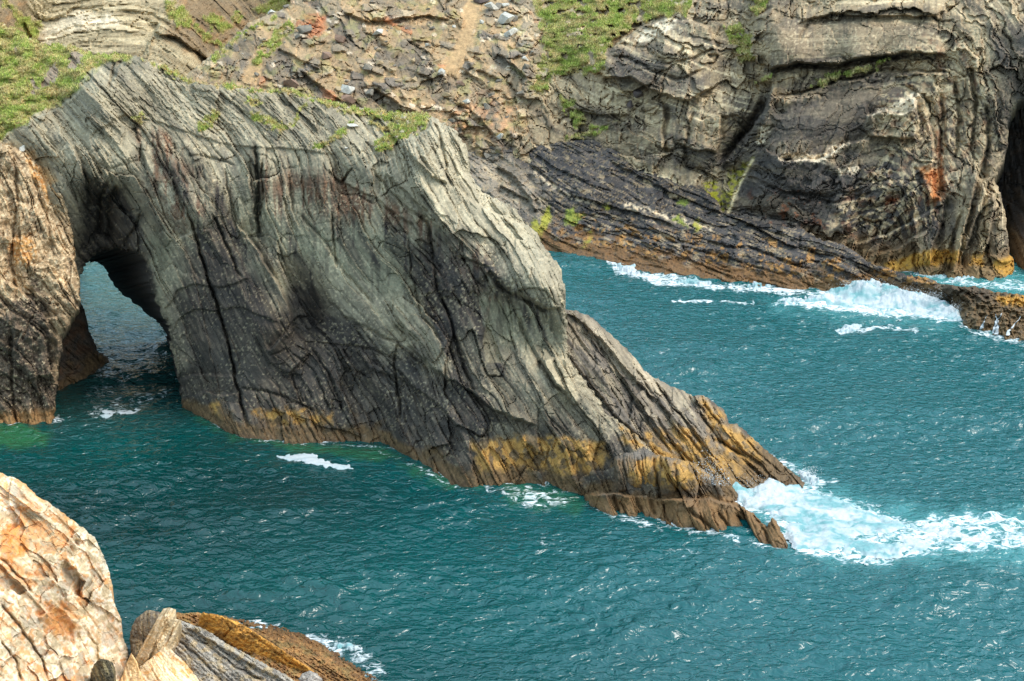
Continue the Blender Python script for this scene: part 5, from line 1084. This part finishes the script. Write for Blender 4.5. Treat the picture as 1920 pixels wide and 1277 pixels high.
slab_piece("mossy_boulder", "small dark mossy boulder wedged under the cream cliff", "boulder",
           [(170, 1262), (176, 1246), (187, 1235), (203, 1236), (213, 1244), (216, 1262), (208, 1290), (180, 1292)],
           [(175, 1255, 87.6), (190, 1240, 87.4), (212, 1248, 87.8), (192, 1265, 86.4), (200, 1288, 86.2), (178, 1288, 86.4)], [(190, 1260, 60), (205, 1270, 70)], 990, S(84, 80, 64), [(S(60, 58, 48), 'n', 0.8), (S(150, 140, 104), 's', 0.5)], k=0.4, roll=(4, 0.5), edge=(3.5, 9.0), mat=M_PALE, step=1.0)
slab_piece("small_boulder", "small smooth grey boulder at the end of the ochre slab", "boulder",
           [(557, 1272), (566, 1262), (580, 1258), (594, 1262), (604, 1272), (608, 1300), (556, 1300)],
           [Z(560, 1270, 2.6), Z(580, 1260, 3.0), Z(602, 1272, 2.6), Z(580, 1285, 2.6), Z(560, 1298, 2.0), Z(604, 1298, 2.0)], [(580, 1270, 20), (590, 1290, 30)], 995, S(140, 138, 134), [(S(176, 174, 168), 'n', 0.6), (S(104, 102, 100), 's', 0.5)], k=0.15, roll=(10, 0.8), step=1.0)
# the sea goes in once the shoreline is known
_sp = np.concatenate([c['P'][np.abs(c['z']) < 0.22] for c in PIECES.values()])
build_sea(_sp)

# ------------------------------------------------------------------ white water
def foam_material():
    m, nt, p, L = new_mat("sea_foam")
    col = nd(nt, "ShaderNodeAttribute", attribute_name="Col")
    tc = nd(nt, "ShaderNodeTexCoord")
    n = nd(nt, "ShaderNodeTexNoise"); n.inputs["Scale"].default_value = 1.3; n.inputs["Detail"].default_value = 8.0; n.inputs["Roughness"].default_value = 0.65
    L.new(tc.outputs["Object"], n.inputs["Vector"])
    L.new(col.outputs["Color"], p.inputs["Base Color"])
    b = nd(nt, "ShaderNodeBump"); b.inputs["Strength"].default_value = 0.6; b.inputs["Distance"].default_value = 0.25
    L.new(n.outputs["Fac"], b.inputs["Height"]); L.new(b.outputs["Normal"], p.inputs["Normal"])
    p.inputs["Roughness"].default_value = 0.9; p.inputs["Specular IOR Level"].default_value = 0.1
    return m
M_FOAM = foam_material()
FOAMW, FOAMT = np.array([0.50, 0.53, 0.535]), np.array([0.14, 0.33, 0.34])
def foam_sheet(name, poly, seed, height, step=1.5, edge=(6.0, 14.0), rim=12.0, tint=0.5, drop=0.12, flat=False):
    xs = [p[0] for p in poly]; ys = [p[1] for p in poly]
    X, Y = np.meshgrid(np.arange(min(xs) - 12, max(xs) + 12, step), np.arange(min(ys) - 12, max(ys) + 12, step * 0.7))
    sh = X.shape; x, y = X.ravel(), Y.ravel()
    sd = poly_sd(x, y, poly) + edge[0] * fbm(x / edge[1], y / (edge[1] * 0.55), seed, 4)
    rx, rz = ray(x, y); Yw = -CAM_H / rz
    P = np.stack([rx * Yw, Yw, 0 * Yw], 1)
    hh, lac = height(x, y, P)
    h = hh * sstep(0, rim, sd) + lac - drop * sstep(rim, 0, sd)
    P[:, 2] = sea_h(P[:, 0], P[:, 1]) * (0.35 if not flat else 1.0) + h
    ins = (sd > -2).reshape(sh)
    cell = ins[:-1, :-1] & ins[1:, :-1] & ins[:-1, 1:] & ins[1:, 1:]
    idx = np.arange(x.size).reshape(sh)
    q = np.stack([idx[:-1, :-1][cell], idx[:-1, 1:][cell], idx[1:, 1:][cell], idx[1:, :-1][cell]], 1)[:, ::-1]
    used = np.unique(q); rm = -np.ones(x.size, np.int64); rm[used] = np.arange(used.size)
    t = np.clip(tint * (0.35 + 1.3 * fbm(P[:, 0] / 6 + 0.5 * P[:, 1] / 6, P[:, 1] / 2.6, seed + 5, 5, 0.6) + 0.9 * sstep(0.55, 0.95, ridged(P[:, 0] / 2.6, P[:, 1] / 1.8, seed + 6, 2) * 0.7)), 0, 0.9)
    col = FOAMW[None] * (1 - t[:, None]) + FOAMT[None] * t[:, None]
    me = mesh_from(name, P[used], rm[q], None, M_FOAM, {"Col": ('FLOAT_COLOR', col[used])}, smooth=True)
    return obj(name, me)

def wash_h(x, y, P):
    lump = 0.42 * fbm(P[:, 0] / 5.0, P[:, 1] / 3.2, 1001, 5, 0.6) + 0.12 * fbm(P[:, 0] / 0.8, P[:, 1] / 0.8, 1002, 2)
    up = 0.5 * np.exp(-(((x - 1460) / 40) ** 2 + ((y - 918) / 14) ** 2)) + 0.9 * np.exp(-(((x - 1375) / 30) ** 2 + ((y - 918) / 18) ** 2))
    return 0.22 + up + 0 * x, lump * (0.6 + 0.3 * sstep(1550, 1800, x)) - 0.20 * sstep(1500, 1800, x)
o = foam_sheet("foam_wash", [(1330, 888), (1365, 900), (1400, 918), (1432, 896), (1470, 904), (1516, 914), (1575, 932), (1640, 948), (1700, 970), (1760, 985), (1840, 978), (1930, 985), (2120, 990), (2120, 1022), (1930, 1020), (1800, 1030), (1700, 1040), (1620, 1048), (1540, 1038), (1490, 1030), (1466, 1000), (1446, 975), (1400, 958), (1350, 930)], 1000, wash_h, edge=(9.0, 26.0), rim=18, tint=0.55)
tag(o, "broad white and turquoise wash of foam streaming off the point", "foam")

def breaker_h(x, y, P):
    d, s, t = seg_dist(x, y, [(1470, 566), (1545, 561), (1600, 556), (1650, 558), (1710, 568), (1770, 582), (1800, 600)])
    up = 2.5 * np.exp(-((x - 1630) / 62) ** 2) + 1.1 * np.exp(-((x - 1735) / 40) ** 2) + 0.35
    prof = np.exp(-(d / 11) ** 2)
    n = 0.55 * fbm(P[:, 0] / 3.0, P[:, 1] / 3.0, 1011, 5, 0.6) + 0.14 * fbm(P[:, 0] / 0.9, P[:, 1] / 0.9, 1012, 2)
    return up * prof, n * (0.3 + 0.9 * prof) - 0.12 + 0.1 * prof
o = foam_sheet("breaking_wave", [(1440, 568), (1500, 556), (1560, 548), (1620, 545), (1700, 548), (1760, 558), (1790, 578), (1808, 606), (1790, 612), (1740, 600), (1650, 588), (1560, 580), (1460, 578)], 1010, breaker_h, step=1.1, edge=(8.0, 16.0), rim=9, tint=0.6)
tag(o, "tall white breaking wave bursting against the low reef", "wave")

def small_h(a, b, seed):
    return lambda x, y, P: (a + 0 * x, b * fbm(P[:, 0] / 2.2, P[:, 1] / 1.8, seed, 4))
for nm, poly, sd_, lab in (
    ("foam_burst", [(1150, 492), (1165, 488), (1190, 494), (1200, 508), (1230, 520), (1235, 527), (1200, 520), (1160, 505)], 1020, "small white surf burst against the rusty foot of the dark shelf"),
    ("foam_burst", [(1262, 524), (1290, 518), (1330, 526), (1345, 536), (1310, 540), (1270, 534)], 1021, "low white surf hump at the middle of the dark shelf"),
    ("foam_burst", [(1392, 535), (1420, 526), (1460, 529), (1485, 537), (1450, 543), (1405, 542)], 1022, "low white surf hump at the shelf, beside the tall breaker"),
    ("foam_burst", [(1565, 620), (1595, 602), (1612, 606), (1625, 616), (1600, 622), (1580, 626)], 1023, "little whitecap on open water in front of the tall breaker"),
    ("foam_burst", [(1695, 513), (1740, 508), (1790, 518), (1830, 512), (1850, 524), (1800, 530), (1740, 522)], 1024, "white surf in the channel behind the reef"),
    ("foam_burst", [(1486, 876), (1510, 882), (1530, 898), (1545, 908), (1520, 912), (1500, 900)], 1025, "white splash on the seaward side of the point's fin"),
    ("foam_burst", [(615, 1206), (640, 1203), (672, 1212), (688, 1220), (660, 1226), (630, 1218)], 1026, "white surf patch beside the brown weedy near rock"),
    ("foam_burst", [(430, 793), (445, 790), (462, 800), (468, 812), (450, 808), (436, 802)], 1027, "small white splash at the arch wall's vertical crack")):
    o = foam_sheet(nm, poly, sd_, small_h(0.30, 0.22, sd_), step=1.0, edge=(6.0, 10.0), rim=9, tint=0.45, drop=0.22)
    tag(o, lab, "surf", "surf bursts along the rocks")
for poly, sd_, lab in (([(516, 853), (545, 849), (575, 847), (600, 853), (597, 862), (625, 870), (655, 872), (668, 881), (640, 885), (610, 880), (580, 876), (552, 868), (530, 860)], 1030, "bright white raft of foam drifting below the headland wall"),
                       ([(158, 772), (185, 764), (205, 768), (225, 763), (262, 766), (266, 775), (235, 782), (218, 778), (200, 788), (178, 786), (190, 776)], 1031, "greyish foam raft drifting in the arch mouth")):
    o = foam_sheet("foam_raft", poly, sd_, (lambda x, y, P: (0.085 + 0 * x, 0.06 * fbm(P[:, 0] * 1.2, P[:, 1] * 1.2, 5, 4))) if sd_ == 1030 else (lambda x, y, P: (0.03 + 0 * x, 0.10 * fbm(P[:, 0], P[:, 1], 6, 4))), step=0.9, edge=(3.0, 14.0), rim=4.0, tint=0.15, drop=0.08, flat=True)
    tag(o, lab, "foam")

# spray thrown up where the wash meets the fin
def spray(name, label, pts, n, seed):
    r = np.random.default_rng(seed); V, T = [], []
    tet = np.array([(1, 1, 1), (-1, -1, 1), (-1, 1, -1), (1, -1, -1)], float)
    for i in range(n):
        px, py, Y, sx, sy = pts[r.integers(len(pts))]
        c = at(px + r.normal(0, sx), py - abs(r.normal(0, sy)), Y + r.normal(0, 0.7))
        s = r.uniform(0.008, 0.028) * (1 if r.random() < 0.95 else 2.0)
        k = len(V) * 4
        V.append(c + tet * s * r.uniform(0.7, 1.3, 3)); T += [(k, k + 1, k + 2), (k, k + 3, k + 1), (k, k + 2, k + 3), (k + 1, k + 3, k + 2)]
    V = np.concatenate(V)
    me = mesh_from(name, V, None, np.array(T), M_FOAM, {"Col": ('FLOAT_COLOR', np.tile(FOAMW, (len(V), 1)))})
    return tag(obj(name, me), label, "spray", kind="stuff")
spray("spray", "fine white spray thrown up against the point", [(1325, 900, 129.5, 14, 22), (1350, 910, 129.0, 16, 16), (1420, 925, 130.5, 16, 14), (1515, 890, 137, 12, 8)], 1500, 3)
spray("spray", "fine spray over the breaker at the reef", [(1620, 535, 205, 26, 6), (1680, 548, 203, 26, 6), (1745, 560, 200, 14, 7), (1790, 585, 197, 8, 8)], 3000, 4)

# ------------------------------------------------------------------ grass
def tufts(name, piece, parent, n, size, seed, label, green=1.0, width=0.045):
    c = PIECES[piece]; r = np.random.default_rng(seed)
    ok = np.where((c['grass'] > 0.45) & (c['px'] > -120) & (c['px'] < 2040) & (c['py'] > -60))[0]
    ids = r.choice(ok, min(n, ok.size), replace=False)
    P = c['P'][ids]; px, py = c['px'][ids], c['py'][ids]
    base = grass_colour(px, py, seed + 50, 0.1)
    V, T, C = [], [], []
    nb = 6
    for b in range(nb):
        a = r.uniform(0, 2 * np.pi, ids.size); lean = r.uniform(0.15, 0.8, ids.size); hgt = size * r.uniform(0.5, 1.3, ids.size)
        dx, dy = np.cos(a), np.sin(a)
        off = P + np.stack([dx, dy, 0 * a], 1) * (size * 0.25 * r.random(ids.size))[:, None] - np.array([0, 0, 0.05])
        w = width * r.uniform(0.7, 1.6, ids.size)
        side = np.stack([-dy, dx, 0 * a], 1) * w[:, None]
        tip = off + np.stack([dx * lean * hgt, dy * lean * hgt, hgt], 1)
        k = len(V) * ids.size * 3 if False else sum(len(v) for v in V)
        V.append(np.concatenate([off - side, off + side, tip]))
        m = ids.size
        T.append(np.stack([np.arange(m), np.arange(m) + m, np.arange(m) + 2 * m], 1) + k)
        cc = base * (1.0 + 0.7 * r.random(m))[:, None]
        C.append(np.concatenate([cc, cc, cc * 1.05]))
    me = mesh_from(name, np.concatenate(V), None, np.concatenate(T), M_GRASS, {"Col": ('FLOAT_COLOR', np.concatenate(C))})
    o = obj(name, me, parent); o["kind"] = "stuff"
    if label: o["label"] = label
    return o
tufts("grass", "rock_face", arch, 10000, 0.30, 41, "short yellow-green turf on the headland top")
tufts("grass", "cliff_face", cliff, 10000, 0.42, 42, "rough green grass on the cliff ledges", width=0.07)
tufts("grass", "banded_face", back, 2500, 0.45, 43, "scrubby green growth in the gully", width=0.08)

# ------------------------------------------------------------------ boulders on the scree and loose stones on the ridge
def boulder_mat(name, c1, c2):
    m, nt, p, L = new_mat(name)
    tc = nd(nt, "ShaderNodeTexCoord")
    n = nd(nt, "ShaderNodeTexNoise"); n.inputs["Scale"].default_value = 2.5; n.inputs["Detail"].default_value = 8.0; n.inputs["Roughness"].default_value = 0.7
    L.new(tc.outputs["Object"], n.inputs["Vector"])
    cr = nd(nt, "ShaderNodeMix", data_type='RGBA'); cr.inputs["A"].default_value = (*c1, 1); cr.inputs["B"].default_value = (*c2, 1)
    mr = nd(nt, "ShaderNodeMapRange"); mr.inputs["From Min"].default_value = 0.35; mr.inputs["From Max"].default_value = 0.65
    L.new(n.outputs["Fac"], mr.inputs["Value"]); L.new(mr.outputs["Result"], cr.inputs["Factor"]); L.new(cr.outputs["Result"], p.inputs["Base Color"])
    b = nd(nt, "ShaderNodeBump"); b.inputs["Strength"].default_value = 0.6; b.inputs["Distance"].default_value = 0.2
    L.new(n.outputs["Fac"], b.inputs["Height"]); L.new(b.outputs["Normal"], p.inputs["Normal"])
    p.inputs["Roughness"].default_value = 0.9; p.inputs["Specular IOR Level"].default_value = 0.2
    return m
BM = {"grey": boulder_mat("grey_boulder", S(106, 101, 94), S(142, 133, 116)), "tan": boulder_mat("tan_boulder", S(150, 132, 104), S(178, 156, 120)),
      "white": boulder_mat("white_boulder", S(172, 166, 152), S(206, 202, 190)), "rust": boulder_mat("rust_boulder", S(130, 104, 88), S(150, 124, 106)), "dark": boulder_mat("dark_boulder_rock", S(84, 72, 70), S(104, 92, 84))}
ROCKS = {}
def rock_mesh(kind, i):
    if (kind, i) in ROCKS: return ROCKS[kind, i]
    r = np.random.default_rng(2000 + i * 13 + len(kind))
    bm = bmesh.new()
    pts = r.normal(0, 1, (15, 3)); pts /= np.linalg.norm(pts, axis=1)[:, None]
    pts = np.sign(pts) * np.abs(pts) ** 0.6
    for p in pts: bm.verts.new(p * np.array([1.0, 0.8, 0.55]) * r.uniform(0.8, 1.1))
    bmesh.ops.convex_hull(bm, input=bm.verts)
    bmesh.ops.delete(bm, geom=[v for v in bm.verts if not v.link_faces], context='VERTS')
    me = bpy.data.meshes.new("boulder"); bm.to_mesh(me); bm.free()
    me.materials.append(BM[kind]); ROCKS[kind, i] = me
    return me
CL = PIECES["cliff_face"]
def on_cliff(px, py, c=CL):
    i = np.argmin((c['px'] - px) ** 2 + (c['py'] - py) ** 2)
    return Vector(c['P'][i]), c['Y'][i]
def boulder(name, px, py, wpx, kind, i, label, cat, group=None, rot=None, flat=1.0, ctx=CL):
    p, Y = on_cliff(px, py, ctx)
    o = bpy.data.objects.new(name, rock_mesh(kind, i)); link(o)
    s = wpx * Y / FPX * 0.5
    o.location = p + Vector((0, -0.25 * s, 0.2 * s))
    o.scale = (s, s, s * flat)
    o.rotation_euler = rot or (random.uniform(-0.5, 0.5), random.uniform(-0.6, 0.6), random.uniform(0, 6.28))
    return tag(o, label, cat, group)
for k, (px, py, w, kind, lab) in enumerate((
    (922, 17, 30, "white", "white boulder above the largest white block, beside the dirt path"), (947, 38, 36, "white", "largest white angular block on the scree beside the dirt path"), (948, 12, 18, "white", "small white rock topmost of the white boulders"),
    (958, 63, 26, "white", "white slab-like rock below the largest white block"), (986, 113, 16, "white", "small lone white rock at the edge of the grass"), (650, 170, 34, "white", "white rock just above the headland ridge"),
    (708, 62, 22, "white", "pale rounded boulder high on the left part of the scree"), (801, 86, 13, "white", "small white stone in the middle of the scree"), (765, 150, 12, "white", "small white stone above the ridge end"),
    (545, 158, 34, "rust", "reddish block just above the headland crest"), (652, 188, 30, "rust", "reddish block next to the white rock above the ridge"), (1180, 201, 32, "dark", "dark purple-brown block on the pale ledge"), (1194, 178, 30, "dark", "dark grey block above the purple-brown block"),
    (612, 108, 30, "rust", "rust-stained block among the left scree"), (640, 76, 30, "rust", "orange-brown block in the rubble left of the path"), (905, 2, 34, "dark", "dark boulder at the top edge beside the white boulders"), (820, 118, 16, "tan", "orange-tan stone beside the lower path"),
    (690, 130, 30, "grey", "large grey block in the middle of the left scree"), (575, 60, 34, "grey", "large grey block at the left head of the scree"), (740, 105, 22, "tan", "squarish tan block left of the dirt path"))):
    boulder("boulder", px, py, w, kind, k % 6, lab, "boulder")
rr = np.random.default_rng(55)
cnt = 0
while cnt < 140:
    px, py = rr.uniform(430, 1000), rr.uniform(0, 300)
    if poly_sd(np.array([px]), np.array([py]), SCREE)[0] < 8 or poly_sd(np.array([px]), np.array([py]), PATH)[0] > -4: continue
    if py > 150 + 0.22 * max(px - 430, 0) * 0.55 and px < 830: continue
    w = 5 + 15 * rr.random() ** 2.2
    kind = ("grey", "tan", "grey", "tan", "rust", "white")[rr.choice(6, p=(0.32, 0.26, 0.2, 0.14, 0.03, 0.05))]
    size = "tiny" if w < 6.5 else "small" if w < 9.5 else "mid-sized" if w < 13.5 else "large"
    tone = {"grey": "grey", "tan": "tan", "rust": "rust-brown", "white": "whitish"}[kind]
    if px < 560: place = "in the gully mouth left of the scree"
    elif px > 900: place = "between the white boulders and the grass" if py < 100 else "below the white boulders, right of the path" if py < 200 else "low on the slope above the dark shelf"
    elif py < 45: place = "at the top edge of the scree left of the path" if px < 850 else "at the head of the dirt path"
    elif px < 700: place = "in the upper left rubble" if py < 95 else "in the left rubble just above the ridge crest"
    elif px < 800: place = "in the middle rubble left of the path" if py < 110 else "low in the middle rubble above the ridge"
    else: place = "beside the dirt path" if py < 130 else "above the pale end of the headland ridge"
    lab = "%s %s stone %s" % (size, tone, place)
    boulder("boulder", px, py, w, kind, cnt % 8, lab, "boulder", "loose stones on the scree slope")
    cnt += 1
HC = PIECES["rock_face"]
boulder("boulder", 661, 237, 24, "white", 2, "flat white stone lying in the turf on the headland top", "boulder", None, (0.05, 0.1, 0.2), 0.3, HC)
boulder("boulder", 650, 279, 9, "white", 3, "small white stone below the turf of the headland top", "boulder", None, None, 1.0, HC)
boulder("boulder", 42, 280, 18, "white", 1, "pale block on the brow above the tan buttress", "boulder", None, None, 1.0, HC)

# thin falls of sea water draining off the reef
RF = PIECES["shelf_rock"]
def fall(pts, seed, label):
    r = np.random.default_rng(seed); V, Q = [], []
    pts = np.array(pts, float); t = np.linspace(0, 1, 16)
    k = np.linspace(0, 1, len(pts))
    px = np.interp(t, k, pts[:, 0]) + np.cumsum(r.normal(0, 0.55, 16)); py = np.interp(t, k, pts[:, 1])
    for i in range(16):
        p, Y = on_cliff(px[i], py[i], RF)
        p = np.array(p); w = (0.05 + 0.26 * t[i] ** 2) * r.uniform(0.7, 1.3)
        V += [p + (-w, -0.12, 0.02), p + (0, -0.18, 0.04), p + (w, -0.12, 0.02)]
        if i: b = 3 * i; Q += [(b - 3, b - 2, b + 1, b), (b - 2, b - 1, b + 2, b + 1)]
    me = mesh_from("waterfall", np.array(V), np.array(Q), None, M_FOAM, {"Col": ('FLOAT_COLOR', np.tile(FOAMW, (len(V), 1)))}, smooth=True)
    tag(obj("waterfall", me), label, "waterfall", "falls draining off the reef")
for i, (pts, lab) in enumerate((([(1851, 590), (1845, 602), (1838, 618)], "thin white trickle off the reef, nearest the breaker"), ([(1866, 588), (1868, 600), (1863, 624)], "white trickle off the reef in the middle of the four"),
                           ([(1878, 586), (1872, 605), (1870, 626)], "slanting white trickle joining the middle one on the reef"), ([(1914, 592), (1900, 612), (1890, 628)], "white trickle off the reef next to the picture's edge"))):
    fall(pts, 70 + i, lab)
